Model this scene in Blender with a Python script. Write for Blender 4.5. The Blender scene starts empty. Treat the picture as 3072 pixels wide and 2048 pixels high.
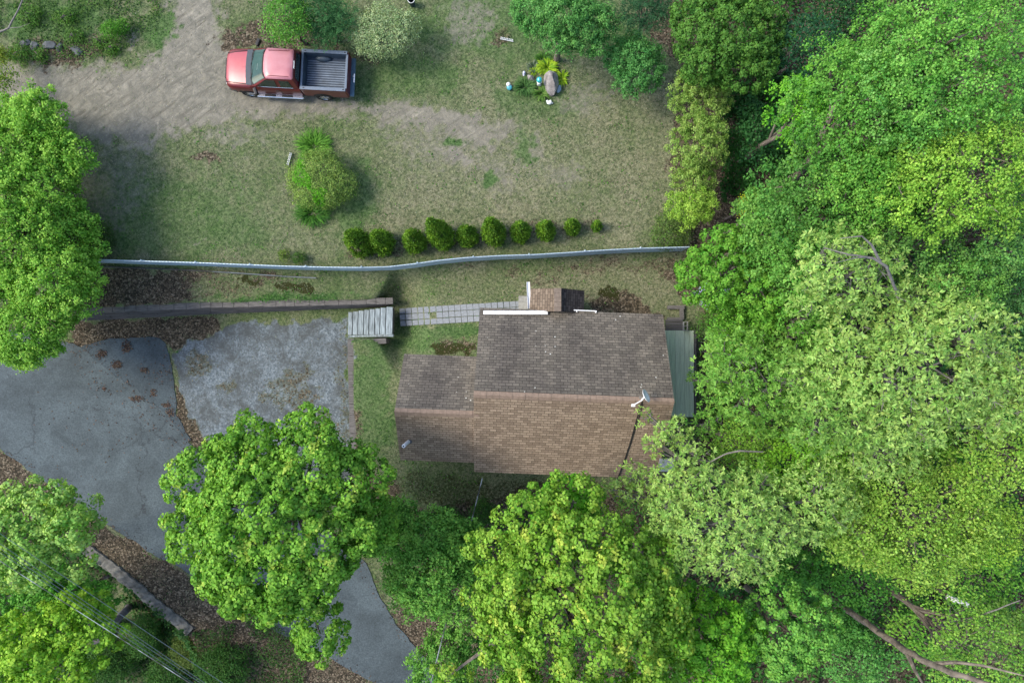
import bpy, bmesh, math, random
import numpy as np
from mathutils import Vector, Matrix
sc = bpy.context.scene
COL = sc.collection
R = math.radians
H = 32.0            # camera height above the house yard (z = 0)

# ---------------------------------------------------------------- camera, light
cam = bpy.data.cameras.new('camera'); camo = bpy.data.objects.new('camera', cam); COL.objects.link(camo)
camo.location = (0, 0, H); camo.rotation_euler = (0, 0, 0)
cam.sensor_width = 36; cam.lens = 24; cam.clip_end = 2000; cam.clip_start = .1
sc.camera = camo
SUN_EL, SUN_AZ = 48, 172          # light comes from the left (west), a little from the top; azimuth is math angle
w = bpy.data.worlds.new('World'); sc.world = w; w.use_nodes = True
nt = w.node_tree; bg = nt.nodes['Background']
sky = nt.nodes.new('ShaderNodeTexSky'); sky.sky_type = 'NISHITA'; sky.sun_disc = False
sky.sun_elevation = R(SUN_EL); sky.sun_rotation = R(90 - SUN_AZ); sky.air_density = 1.0; sky.dust_density = 2.0
nt.links.new(sky.outputs[0], bg.inputs[0]); bg.inputs[1].default_value = .15
sl = bpy.data.lights.new('sun', 'SUN'); sl.energy = 1.6; sl.angle = R(18); sl.color = (1, .92, .76)
so = bpy.data.objects.new('sun', sl); COL.objects.link(so)
d = Vector((math.cos(R(SUN_AZ))*math.cos(R(SUN_EL)), math.sin(R(SUN_AZ))*math.cos(R(SUN_EL)), math.sin(R(SUN_EL))))
so.rotation_euler = d.to_track_quat('Z', 'Y').to_euler(); so.location = (0, 0, 40)
vs = sc.view_settings; vs.view_transform = 'Standard'; vs.look = 'None'; vs.gamma = 1; vs.exposure = 1.15
try:
    sc.cycles.max_bounces = 5; sc.cycles.diffuse_bounces = 3; sc.cycles.glossy_bounces = 2
    sc.cycles.transmission_bounces = 3; sc.cycles.use_denoising = True
except Exception: pass

# ---------------------------------------------------------------- helpers
def P(px, py, z=0.0):             # a point of the survey photo (3072 x 2048) at height z
    k = (H - z)/2048.0
    return Vector(((px - 1536)*k, (1024 - py)*k, z))
def tag(o, label=None, cat=None, group=None, kind=None):
    if label: o['label'] = label
    if cat: o['category'] = cat
    if group: o['group'] = group
    if kind: o['kind'] = kind
    return o
def empty(name, loc=(0, 0, 0), rz=0):
    o = bpy.data.objects.new(name, None); COL.objects.link(o); o.location = loc; o.rotation_euler = (0, 0, rz)
    o.empty_display_size = .2
    return o
def link(name, me, m=None, parent=None, loc=None):
    o = bpy.data.objects.new(name, me); COL.objects.link(o)
    if m and not me.materials: me.materials.append(m)
    if parent: o.parent = parent
    if loc is not None: o.location = loc
    return o
class MB:
    def __init__(s): s.bm = bmesh.new()
    def box(s, c, size, rot=None, bevel=0.0):
        r = bmesh.ops.create_cube(s.bm, size=1); vv = r['verts']
        bmesh.ops.scale(s.bm, vec=size, verts=vv)
        if bevel:
            ee = list({e for v in vv for e in v.link_edges})
            rr = bmesh.ops.bevel(s.bm, geom=ee, offset=bevel, segments=2, affect='EDGES', profile=.6)
            vv = list({v for f in rr['faces'] for v in f.verts} | {v for v in vv if v.is_valid})
        if rot is not None:
            bmesh.ops.rotate(s.bm, cent=(0, 0, 0), matrix=rot, verts=vv)
        bmesh.ops.translate(s.bm, vec=c, verts=vv)
        return s
    def cyl(s, a, b, r1, r2=None, seg=12):
        a = Vector(a); b = Vector(b); r2 = r1 if r2 is None else r2
        r = bmesh.ops.create_cone(s.bm, cap_ends=True, segments=seg, radius1=r1, radius2=r2, depth=(b - a).length)
        q = (b - a).to_track_quat('Z', 'Y').to_matrix()
        bmesh.ops.rotate(s.bm, cent=(0, 0, 0), matrix=q, verts=r['verts'])
        bmesh.ops.translate(s.bm, vec=(a + b)/2, verts=r['verts'])
        return s
    def sph(s, c, r, sc_=(1, 1, 1), sub=2):
        q = bmesh.ops.create_icosphere(s.bm, subdivisions=sub, radius=r)
        bmesh.ops.scale(s.bm, vec=sc_, verts=q['verts']); bmesh.ops.translate(s.bm, vec=c, verts=q['verts'])
        return s
    def tube(s, pts, rad, seg=6):
        pts = [Vector(p) for p in pts]
        if not hasattr(rad, '__len__'): rad = [rad]*len(pts)
        rings = []
        for i, p in enumerate(pts):
            t = (pts[min(i+1, len(pts)-1)] - pts[max(i-1, 0)]).normalized()
            a = t.cross(Vector((0, 0, 1)))
            if a.length < .05: a = t.cross(Vector((1, 0, 0)))
            a.normalize(); b = t.cross(a)
            rings.append([s.bm.verts.new(p + (a*math.cos(2*math.pi*k/seg) + b*math.sin(2*math.pi*k/seg))*rad[i]) for k in range(seg)])
        for i in range(len(rings)-1):
            for k in range(seg):
                s.bm.faces.new((rings[i][k], rings[i][(k+1) % seg], rings[i+1][(k+1) % seg], rings[i+1][k]))
        s.bm.faces.new(rings[0][::-1]); s.bm.faces.new(rings[-1])
        return s
    def poly(s, pts):
        s.bm.faces.new([s.bm.verts.new(p) for p in pts]); return s
    def prism(s, pts, h):          # plan polygon extruded upward by h
        lo = [s.bm.verts.new(p) for p in pts]; hi = [s.bm.verts.new(Vector(p) + Vector((0, 0, h))) for p in pts]
        n = len(pts)
        for i in range(n): s.bm.faces.new((lo[i], lo[(i+1) % n], hi[(i+1) % n], hi[i]))
        s.bm.faces.new(hi); s.bm.faces.new(lo[::-1])
        return s
    def build(s, name, m, parent=None, smooth=False, xf=None):
        bmesh.ops.recalc_face_normals(s.bm, faces=s.bm.faces)
        me = bpy.data.meshes.new(name)
        if xf is not None: bmesh.ops.transform(s.bm, matrix=xf, verts=s.bm.verts)
        s.bm.to_mesh(me); s.bm.free()
        if smooth:
            me.shade_smooth()
            try: me.set_sharp_from_angle(angle=R(38))
            except Exception: pass
        return link(name, me, m, parent)

# --- materials
def newmat(name):
    m = bpy.data.materials.new(name); m.use_nodes = True
    n = m.node_tree.nodes; return m, n, m.node_tree.links, n['Principled BSDF']
def N(n, t, **kw):
    o = n.new(t)
    for k, v in kw.items(): setattr(o, k, v)
    return o
def ramp(n, pts):
    r = n.new('ShaderNodeValToRGB'); cr = r.color_ramp
    while len(cr.elements) < len(pts): cr.elements.new(.5)
    for e, (p, c) in zip(cr.elements, pts):
        e.position = p; e.color = (*c, 1) if hasattr(c, '__len__') else (c, c, c, 1)
    return r
def mixc(n, l, f, a, b, mode='MIX'):
    m = n.new('ShaderNodeMix'); m.data_type = 'RGBA'; m.blend_type = mode
    for s_, v in ((0, f), (6, a), (7, b)):
        if hasattr(v, 'is_linked') or isinstance(v, bpy.types.NodeSocket): l.new(v, m.inputs[s_])
        elif s_ == 0: m.inputs[0].default_value = v
        else: m.inputs[s_].default_value = (*v, 1)
    return m.outputs[2]
def noise(n, l, co, scale, detail=4, rough=.6, dist=0):
    t = n.new('ShaderNodeTexNoise'); t.inputs['Scale'].default_value = scale; t.inputs['Detail'].default_value = detail
    t.inputs['Roughness'].default_value = rough; t.inputs['Distortion'].default_value = dist
    if co is not None: l.new(co, t.inputs['Vector'])
    return t
def simple(name, col, rough=.6, metal=0., var=.15, nscale=6, bump=0., spec=.4, stretch=None, coat=0.):
    m, n, l, b = newmat(name)
    tc = N(n, 'ShaderNodeTexCoord'); co = tc.outputs['Object']
    if stretch:
        mp = N(n, 'ShaderNodeMapping'); mp.inputs['Scale'].default_value = stretch; l.new(co, mp.inputs[0]); co = mp.outputs[0]
    t = noise(n, l, co, nscale, 5)
    lo = tuple(c*(1-var) for c in col); hi = tuple(min(1, c*(1+var)) for c in col)
    r = ramp(n, [(.3, lo), (.7, hi)]); l.new(t.outputs[0], r.inputs[0]); l.new(r.outputs[0], b.inputs['Base Color'])
    b.inputs['Roughness'].default_value = rough; b.inputs['Metallic'].default_value = metal
    b.inputs['Specular IOR Level'].default_value = spec; b.inputs['Coat Weight'].default_value = coat
    b.inputs['Coat Roughness'].default_value = .15
    if bump:
        bp = N(n, 'ShaderNodeBump'); bp.inputs['Strength'].default_value = 1; bp.inputs['Distance'].default_value = bump
        l.new(t.outputs[0], bp.inputs['Height']); l.new(bp.outputs[0], b.inputs['Normal'])
    return m
def leafmat(name, trans=.30, rough=.6, spec=.18):
    m, n, l, b = newmat(name)
    a = N(n, 'ShaderNodeAttribute'); a.attribute_name = 'tint'
    l.new(a.outputs['Color'], b.inputs['Base Color']); b.inputs['Roughness'].default_value = rough
    b.inputs['Specular IOR Level'].default_value = spec
    tr = N(n, 'ShaderNodeBsdfTranslucent'); mx = N(n, 'ShaderNodeMixShader'); mx.inputs[0].default_value = trans
    c2 = mixc(n, l, 1.0, a.outputs['Color'], (1.25, 1.15, .5), 'MULTIPLY')
    l.new(c2, tr.inputs[0]); l.new(b.outputs[0], mx.inputs[1]); l.new(tr.outputs[0], mx.inputs[2])
    l.new(mx.outputs[0], n['Material Output'].inputs[0])
    return m
LEAF = leafmat('leaf'); GRASS = leafmat('grass_blade', .2, .7, .2); LITTER = leafmat('dry_leaf', .1, .8, .1); NEEDLE = leafmat('evergreen', .15, .6, .3)
BARK = simple('bark', (.16, .135, .115), .9, var=.45, nscale=9, bump=.02, stretch=(1, 1, .3))
GREYBARK = simple('grey_bark', (.16, .15, .14), .85, var=.35, nscale=9, bump=.01)

# --- value noise for laying out the ground
_rs = np.random.RandomState(11); _tab = _rs.rand(256, 256)
def vnoise(x, y, s):
    x = np.asarray(x)*s + 37.3; y = np.asarray(y)*s + 91.7
    xi = np.floor(x).astype(int); yi = np.floor(y).astype(int); fx = x - xi; fy = y - yi
    fx = fx*fx*(3-2*fx); fy = fy*fy*(3-2*fy)
    g = lambda i, j: _tab[i % 256, j % 256]
    return (g(xi, yi)*(1-fx) + g(xi+1, yi)*fx)*(1-fy) + (g(xi, yi+1)*(1-fx) + g(xi+1, yi+1)*fx)*fy
def fbm(x, y, s, o=4):
    v = 0; a = .5; t = 0
    for i in range(o): v = v + a*vnoise(x + 13*i, y - 7*i, s); t += a; s *= 2.1; a *= .55
    return v/t
def sdist(x, y, poly):            # signed distance, negative inside
    p = np.array([(q[0], q[1]) for q in poly], float); n = len(p)
    d = np.full(np.shape(x), 1e18); ins = np.zeros(np.shape(x), bool)
    for i in range(n):
        a = p[i]; b = p[(i+1) % n]; e = b - a
        wx = x - a[0]; wy = y - a[1]
        t = np.clip((wx*e[0] + wy*e[1])/(e @ e + 1e-12), 0, 1)
        d = np.minimum(d, (wx - e[0]*t)**2 + (wy - e[1]*t)**2)
        c = (a[1] > y) != (b[1] > y)
        with np.errstate(divide='ignore', invalid='ignore'):
            ins ^= c & (x < (b[0]-a[0])*(y-a[1])/(b[1]-a[1]+1e-12) + a[0])
    d = np.sqrt(d); return np.where(ins, -d, d)
def sstep(a, b, v): t = np.clip((v-a)/(b-a), 0, 1); return t*t*(3-2*t)

# ---------------------------------------------------------------- ground levels
LOW = -1.3
lowpoly = [P(x, y, LOW) for x, y in [(-2500, 939), (232, 939), (630, 919), (1190, 908), (1190, 1010), (1067, 1012), (1078, 1385), (1130, 1500), (1170, 1640), (1290, 1800), (1420, 2048), (1650, 2900), (-2500, 2900)]]
ravine = [P(x, y, LOW) for x, y in [(-2500, 1480), (60, 1560), (225, 1655), (350, 1740), (470, 1850), (560, 1915), (640, 2060), (800, 2400), (900, 2900), (-2500, 2900)]]
fence_px = [(160, 778), (250, 780), (420, 787), (600, 792), (750, 798), (880, 803), (1000, 806), (1100, 807), (1180, 805), (1250, 797), (1320, 787), (1400, 779), (1500, 773), (1600, 770), (1700, 764), (1800, 757), (1900, 752), (2045, 748)]
uppoly = [P(-2500, 770, .2)] + [P(x, y+6, .2) for x, y in fence_px] + [P(3300, 740, .2), P(5000, -3000, .2), P(-2500, -3000, .2)]
def hgt(x, y):
    x = np.asarray(x, float); y = np.asarray(y, float)
    d = sdist(x, y, lowpoly)
    a = P(235, 955, LOW); b = P(1070, 1390, LOW)
    sharp = sstep(a.x-1.5, a.x, x)*sstep(b.y-1.2, b.y, y)*sstep(b.x+2.5, b.x+1.0, x)
    wdt = .12*sharp + 2.2*(1-sharp)
    z = LOW*(1 - sstep(-.06, 1, d/wdt))
    z = z - 1.4*(1 - sstep(-.3, .5, sdist(x, y, ravine) + .25))
    z = z + .4*(1 - sstep(-.6, .9, sdist(x, y, uppoly)))
    return z + (.05*(fbm(x, y, .35) - .5))*(1 - (d < 0)*.9)
def gz(px, py, z0=0.):             # ground height under a survey point
    z = z0
    for _ in range(3): q = P(px, py, z); z = float(hgt(np.array([q.x]), np.array([q.y]))[0])
    return z
def G(px, py): z = gz(px, py); return P(px, py, z)

# masks over the photo survey plane
def masks(x, y, z):
    k = 2048.0/(H - z); X = x*k + 1536; Y = 1024 - y*k
    j = (fbm(x, y, 1.1) - .5)*70; j2 = (fbm(x+50, y, 1.1) - .5)*70
    f = fbm(x, y, 3.5, 3) - .5
    X1, Y1 = X + j, Y + j2
    def pm(poly, soft=25, off=0): return 1 - sstep(-soft, soft, sdist(X1, Y1, poly) + off + f*soft*2)
    def blob(cx, cy, rx, ry, rot=0, soft=.4):
        c, s = math.cos(R(rot)), math.sin(R(rot)); u = ((X1-cx)*c + (Y1-cy)*s)/rx; v = (-(X1-cx)*s + (Y1-cy)*c)/ry
        return 1 - sstep(1-soft, 1+soft, np.sqrt(u*u+v*v) + f*1.4)
    mx = np.maximum
    dirt = pm([(-700, 205), (150, 200), (380, 215), (490, 160), (500, 60), (520, -500), (650, -500), (655, 90), (690, 150), (1000, 300), (1080, 325), (900, 345), (650, 352), (520, 380), (440, 440), (370, 425), (250, 390), (120, 330), (-700, 330)], 46, -8)
    dirt = mx(dirt, .75*blob(1185, 340, 90, 45, 10)); dirt = mx(dirt, .95*blob(1260, 350, 85, 26, 12)); dirt = mx(dirt, .95*blob(1350, 370, 85, 30, 20))
    dirt = mx(dirt, .95*blob(1440, 400, 60, 30, 30)); dirt = mx(dirt, .75*blob(1510, 390, 30, 22)); dirt = mx(dirt, .85*blob(1370, 460, 55, 22, 15))
    dirt = mx(dirt, .6*blob(1480, 520, 60, 26, 35)); dirt = mx(dirt, .5*blob(1320, 430, 140, 70, 20)); dirt = mx(dirt, .55*blob(1610, 430, 25, 40)); dirt = mx(dirt, .6*blob(600, 727, 28, 6))
    dirt = mx(dirt, .55*blob(1400, 60, 90, 60)); dirt = mx(dirt, .5*blob(1700, 520, 60, 40)); dirt = mx(dirt, .5*blob(1750, 290, 80, 50))
    dirt = mx(dirt, .5*blob(700, 400, 120, 40)); dirt = mx(dirt, .45*blob(330, 560, 120, 140)); dirt = mx(dirt, .8*blob(405, 130, 22, 22))
    bare = pm([(1100, 330), (1300, 300), (1560, 380), (1700, 470), (1640, 560), (1480, 600), (1260, 540), (1130, 440)], 60)*.34 + pm([(620, 520), (1560, 590), (2040, 300), (2060, 760), (900, 780)], 90)*.05 + pm([(150, 400), (700, 350), (1000, 400), (860, 640), (300, 760)], 90)*.08
    dirt = mx(dirt, bare + .5*(fbm(x, y, 2.3, 4)-.5)*(bare > .02))
    gravel = pm([(560, 1010), (700, 975), (1030, 950), (1045, 1010), (1062, 1380), (1040, 1520), (700, 1440), (600, 1345), (548, 1260), (528, 1100)], 14)
    litter = pm([(232, 800), (600, 812), (905, 834), (760, 880), (600, 905), (232, 937)], 10)
    litter = mx(litter, pm([(200, 960), (640, 948), (680, 985), (560, 1010), (545, 1060), (480, 1010), (260, 1060), (200, 1050)], 12))
    litter = mx(litter, pm([(515, 1150), (560, 1200), (600, 1290), (680, 1400), (760, 1520), (600, 1440), (520, 1260)], 12))
    litter = mx(litter, pm([(-300, 1200), (0, 1340), (130, 1440), (300, 1560), (540, 1705), (720, 1830), (1000, 1980), (1170, 2060), (1100, 2300), (600, 2300), (560, 1920), (350, 1745), (60, 1570), (-300, 1450)], 12))
    litter = mx(litter, pm([(1045, 1230), (1080, 1230), (1090, 1400), (1180, 1420), (1200, 1560), (1620, 1450), (1830, 1440), (2030, 1470), (2100, 1300), (2100, 905), (2000, 830), (2060, 760), (2075, 600), (2010, 560), (2040, 200), (1900, 60), (2000, -600), (4200, -600), (4200, 3200), (1300, 3200), (1180, 1700), (1060, 1430)], 20))
    litter = mx(litter, .8*blob(1840, 900, 90, 20)); litter = mx(litter, .9*blob(1890, 925, 120, 25, 10)); litter = mx(litter, .7*blob(1345, 1040, 75, 40)); litter = mx(litter, .55*blob(1640, 850, 70, 25))
    litter = mx(litter, .5*blob(1900, 800, 260, 28)); litter = mx(litter, .42*blob(1560, 815, 200, 14)); litter = mx(litter, .8*blob(200, 140, 130, 60)); litter = mx(litter, .8*blob(850, 110, 170, 60)); litter = mx(litter, .7*blob(1110, 180, 90, 30))
    litter = mx(litter, .5*blob(640, 830, 380, 12)); litter = litter*(1 - .55*pm([(560, 815), (1000, 830), (1000, 900), (520, 920)], 30)); litter = litter*(.72 + .56*np.clip((fbm(x, y, 1.7, 4)-.3)*2.2, 0, 1)); litter = mx(litter, .9*blob(1515, 105, 25, 28)); litter = mx(litter, .8*blob(620, 480, 40, 12, -10))
    litter = mx(litter, .45*pm([(1010, 960), (1042, 960), (1065, 1380), (1010, 1400)], 16))
    litter = mx(litter, .5*pm([(1040, 715), (1320, 690), (1800, 665), (1820, 700), (1500, 730), (1300, 755), (1050, 770)], 18))
    for bx, by, br in ((880, 1140, 40), (680, 1165, 24), (835, 1165, 50), (900, 1200, 60), (905, 1100, 24), (800, 1200, 30), (600, 1085, 45), (960, 1280, 60)): litter = mx(litter, .52*blob(bx, by, br, br*.8))
    lush_shade = blob(1600, 60, 380, 110)*.6; lush_shade = mx(lush_shade, .8*blob(1110, 990, 90, 60)*0+.7*blob(1120, 1180, 60, 200)); lush_shade = mx(lush_shade, .8*blob(1420, 990, 120, 14)); lush_shade = mx(lush_shade, blob(1250, 1010, 120, 50)*.7)
    lush_shade = mx(lush_shade, .9*blob(870, 895, 180, 12)); lush_shade = mx(lush_shade, .9*blob(180, 60, 200, 70)); lush_shade = mx(lush_shade, .8*blob(480, 90, 60, 50)); lush_shade = mx(lush_shade, .9*blob(1455, 540, 27, 27, 0, .15)); lush_shade = mx(lush_shade, .5*blob(1220, 230, 160, 70))
    lush_shade = mx(lush_shade, .7*blob(1060, 600, 70, 110)); lush_shade = mx(lush_shade, .6*blob(1600, 300, 120, 60)); lush_shade = mx(lush_shade, .5*blob(620, 690, 200, 60)); lush_shade = mx(lush_shade, .45*blob(500, 640, 260, 120)); lush_shade = mx(lush_shade, .75*blob(1580, 440, 30, 50)); lush_shade = mx(lush_shade, .9*blob(1350, 420, 25, 18))  # first blob paints the yard shrub's cast shadow as dark green grass
    dry = .35 + .42*(1 - sstep(-140, 160, sdist(X, Y, [(1150, 380), (2060, 250), (2060, 740), (1100, 720)]))) + .4*blob(1850, 870, 260, 80)
    dry = dry + 1.1*(fbm(x, y, .9, 4) - .5)
    moss = mx(blob(880, 860, 50, 14, 5, .3), blob(740, 850, 34, 10, -15, .3)); moss = mx(moss, .8*blob(1820, 880, 40, 20)); moss = mx(moss, .8*blob(1350, 1050, 60, 25)); moss = mx(moss, .5*pm([(1180, 1400), (1830, 1450), (1700, 1500), (1300, 1530), (1160, 1480)], 20))
    litter = np.clip(litter*(1-lush_shade*.6), 0, 1); dirt = dirt*(1-.9*lush_shade*(lush_shade > .65))
    return dict(dirt=np.clip(dirt, 0, 1), gravel=np.clip(gravel, 0, 1), litter=litter, lush_shade=np.clip(lush_shade, 0, 1), dry=np.clip(dry, 0, 1), moss=np.clip(moss, 0, 1))

def axis(a, step, far):
    c = np.arange(-a, a+1e-6, step); e = []; s = step; v = a
    while v < far: s *= 1.35; v += s; e.append(v)
    e = np.array(e); return np.concatenate([-e[::-1], c, e])
gx = axis(27, .11, 260); gy = axis(18.5, .11, 260)
GX, GY = np.meshgrid(gx, gy, indexing='ij'); GZ = hgt(GX, GY); MK = masks(GX, GY, GZ)
inner = 1 - sstep(24, 34, np.maximum(np.abs(GX), np.abs(GY)*1.35))
MK['litter'] = np.maximum(MK['litter'], 1-inner)
nx, ny = GX.shape
# road sheets are cut below, ground classes here
gm, n, l, b = newmat('ground')
at = N(n, 'ShaderNodeAttribute'); at.attribute_name = 'm1'; at2 = N(n, 'ShaderNodeAttribute'); at2.attribute_name = 'm2'
s1 = N(n, 'ShaderNodeSeparateColor'); l.new(at.outputs['Color'], s1.inputs[0]); s2 = N(n, 'ShaderNodeSeparateColor'); l.new(at2.outputs['Color'], s2.inputs[0])
co = N(n, 'ShaderNodeTexCoord').outputs['Object']
fine = noise(n, l, co, 8.5, 6, .8, .3); mid = noise(n, l, co, 2.6, 6, .75, .6)
fr = ramp(n, [(.40, 0.0), (.60, 1.0)]); l.new(fine.outputs[0], fr.inputs[0])
mr = ramp(n, [(.38, 0.0), (.62, 1.0)]); l.new(mid.outputs[0], mr.inputs[0])
green = mixc(n, l, fr.outputs[0], (.040, .070, .026), (.135, .182, .072))
straw = mixc(n, l, fr.outputs[0], (.066, .080, .040), (.255, .25, .158))
add = N(n, 'ShaderNodeMath', operation='MULTIPLY_ADD'); l.new(mr.outputs[0], add.inputs[0]); add.inputs[1].default_value = .55; l.new(s2.outputs[1], add.inputs[2])
add2 = N(n, 'ShaderNodeMath', operation='SUBTRACT', use_clamp=True); l.new(add.outputs[0], add2.inputs[0]); add2.inputs[1].default_value = .28
grass = mixc(n, l, add2.outputs[0], green, straw)
lush_shade_col = mixc(n, l, fr.outputs[0], (.026, .075, .018), (.075, .17, .045))
lf = N(n, 'ShaderNodeMath', operation='MULTIPLY', use_clamp=True); l.new(s2.outputs[0], lf.inputs[0]); lf.inputs[1].default_value = .8
grass = mixc(n, l, lf.outputs[0], grass, lush_shade_col)
# dirt with raked wheel streaks
mp0 = N(n, 'ShaderNodeMapping'); mp0.inputs['Rotation'].default_value = (0, 0, R(-36)); l.new(co, mp0.inputs[0]); mp = N(n, 'ShaderNodeMapping'); mp.inputs['Scale'].default_value = (.55, 3.2, 1); l.new(mp0.outputs[0], mp.inputs[0])
st = noise(n, l, mp.outputs[0], .95, 8, .72, 1.6); sr = ramp(n, [(.36, (.125, .115, .093)), (.45, (.225, .21, .168)), (.66, (.32, .30, .245))]); l.new(st.outputs[0], sr.inputs[0])
dirtc = mixc(n, l, mixc(n, l, .9, fr.outputs[0], mr.outputs[0]), (.15, .145, .12), sr.outputs[0])
# a fine pebble / stalk pattern
def thr(src, scale, w_, amt):
    t = noise(n, l, co, scale, 3, .6); a = N(n, 'ShaderNodeMath', operation='MULTIPLY_ADD'); l.new(t.outputs[0], a.inputs[0]); a.inputs[1].default_value = amt
    s = N(n, 'ShaderNodeMath', operation='SUBTRACT'); l.new(src, a.inputs[2]); l.new(a.outputs[0], s.inputs[0]); s.inputs[1].default_value = .5 + amt/2
    m = N(n, 'ShaderNodeMath', operation='MULTIPLY_ADD', use_clamp=True); l.new(s.outputs[0], m.inputs[0]); m.inputs[1].default_value = w_; m.inputs[2].default_value = .5
    return m.outputs[0]
c = mixc(n, l, thr(s1.outputs[0], 6, 1.7, 1.2), grass, dirtc)
vo = N(n, 'ShaderNodeTexVoronoi'); vo.inputs['Scale'].default_value = 15; l.new(co, vo.inputs['Vector'])
sv = N(n, 'ShaderNodeSeparateColor'); l.new(vo.outputs['Color'], sv.inputs[0])
lr = ramp(n, [(0, (.025, .023, .016)), (.45, (.060, .049, .034)), (.8, (.115, .092, .064)), (1, (.22, .185, .135))]); l.new(sv.outputs[0], lr.inputs[0])
c = mixc(n, l, thr(s1.outputs[1], 8, 3.5, 1.0), c, lr.outputs[0])
vg = N(n, 'ShaderNodeTexVoronoi'); vg.inputs['Scale'].default_value = 14; l.new(co, vg.inputs['Vector']); sg = N(n, 'ShaderNodeSeparateColor'); l.new(vg.outputs['Color'], sg.inputs[0])
gr = ramp(n, [(0, (.092, .112, .124)), (.5, (.15, .18, .198)), (1, (.22, .26, .285))]); l.new(sg.outputs[1], gr.inputs[0])
gd = noise(n, l, co, 1.1, 6, .7, .5); gdr = ramp(n, [(.38, 0.), (.62, .9)]); l.new(gd.outputs[0], gdr.inputs[0])
grc = mixc(n, l, gdr.outputs[0], gr.outputs[0], (.075, .082, .080))
gwin = N(n, 'ShaderNodeMath', operation='MULTIPLY'); l.new(thr(s1.outputs[2], 6, 3.0, .8), gwin.inputs[0]); inv = N(n, 'ShaderNodeMath', operation='SUBTRACT'); inv.inputs[0].default_value = 1; l.new(thr(s1.outputs[1], 8, 3.5, 1.0), inv.inputs[1]); l.new(inv.outputs[0], gwin.inputs[1])
c = mixc(n, l, gwin.outputs[0], c, grc)
c = mixc(n, l, thr(s2.outputs[2], 8, 4, .8), c, (.032, .036, .012))
l.new(c, b.inputs['Base Color']); b.inputs['Roughness'].default_value = .95; b.inputs['Specular IOR Level'].default_value = .1
bp = N(n, 'ShaderNodeBump'); bp.inputs['Distance'].default_value = .05; bp.inputs['Strength'].default_value = .8
hm = N(n, 'ShaderNodeMath', operation='MULTIPLY_ADD'); l.new(fine.outputs[0], hm.inputs[0]); hm.inputs[1].default_value = .7; l.new(st.outputs[0], hm.inputs[2])
l.new(hm.outputs[0], bp.inputs['Height']); l.new(bp.outputs[0], b.inputs['Normal'])

idx = np.arange(nx*ny).reshape(nx, ny)
F = np.stack([idx[:-1, :-1], idx[1:, :-1], idx[1:, 1:], idx[:-1, 1:]], -1).reshape(-1, 4)
def fm(k): a = MK[k]; return ((a[:-1, :-1] + a[1:, :-1] + a[1:, 1:] + a[:-1, 1:])/4).reshape(-1)
cls = np.zeros(len(F), int); cls[fm('dirt') > .55] = 1; cls[fm('litter') > .5] = 3; cls[(fm('gravel') > .5) & (fm('litter') < .6)] = 2
V = np.stack([GX, GY, GZ], -1).reshape(-1, 3)
M1 = np.stack([MK['dirt'], MK['litter'], MK['gravel'], np.ones_like(GX)], -1).reshape(-1, 4)
M2 = np.stack([MK['lush_shade'], MK['dry'], MK['moss'], np.ones_like(GX)], -1).reshape(-1, 4)
def quadmesh(name, V, F):
    me = bpy.data.meshes.new(name); me.vertices.add(len(V)); me.vertices.foreach_set('co', V.astype(np.float32).ravel())
    k = F.shape[1]; me.loops.add(F.size); me.loops.foreach_set('vertex_index', F.astype(np.int32).ravel())
    me.polygons.add(len(F)); me.polygons.foreach_set('loop_start', np.arange(0, F.size, k, dtype=np.int32))
    me.update(calc_edges=True); return me
for ci, nm in enumerate(['lawn', 'dirt_driveway', 'gravel_driveway', 'leaf_strewn_ground']):
    f = F[cls == ci]; u, invx = np.unique(f.ravel(), return_inverse=True)
    me = quadmesh(nm, V[u], invx.reshape(-1, 4)); me.shade_smooth()
    for an, arr in (('m1', M1), ('m2', M2)):
        a = me.attributes.new(an, 'FLOAT_COLOR', 'POINT'); a.data.foreach_set('color', arr[u].astype(np.float32).ravel())
    tag(link(nm, me, gm), kind='structure')

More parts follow.
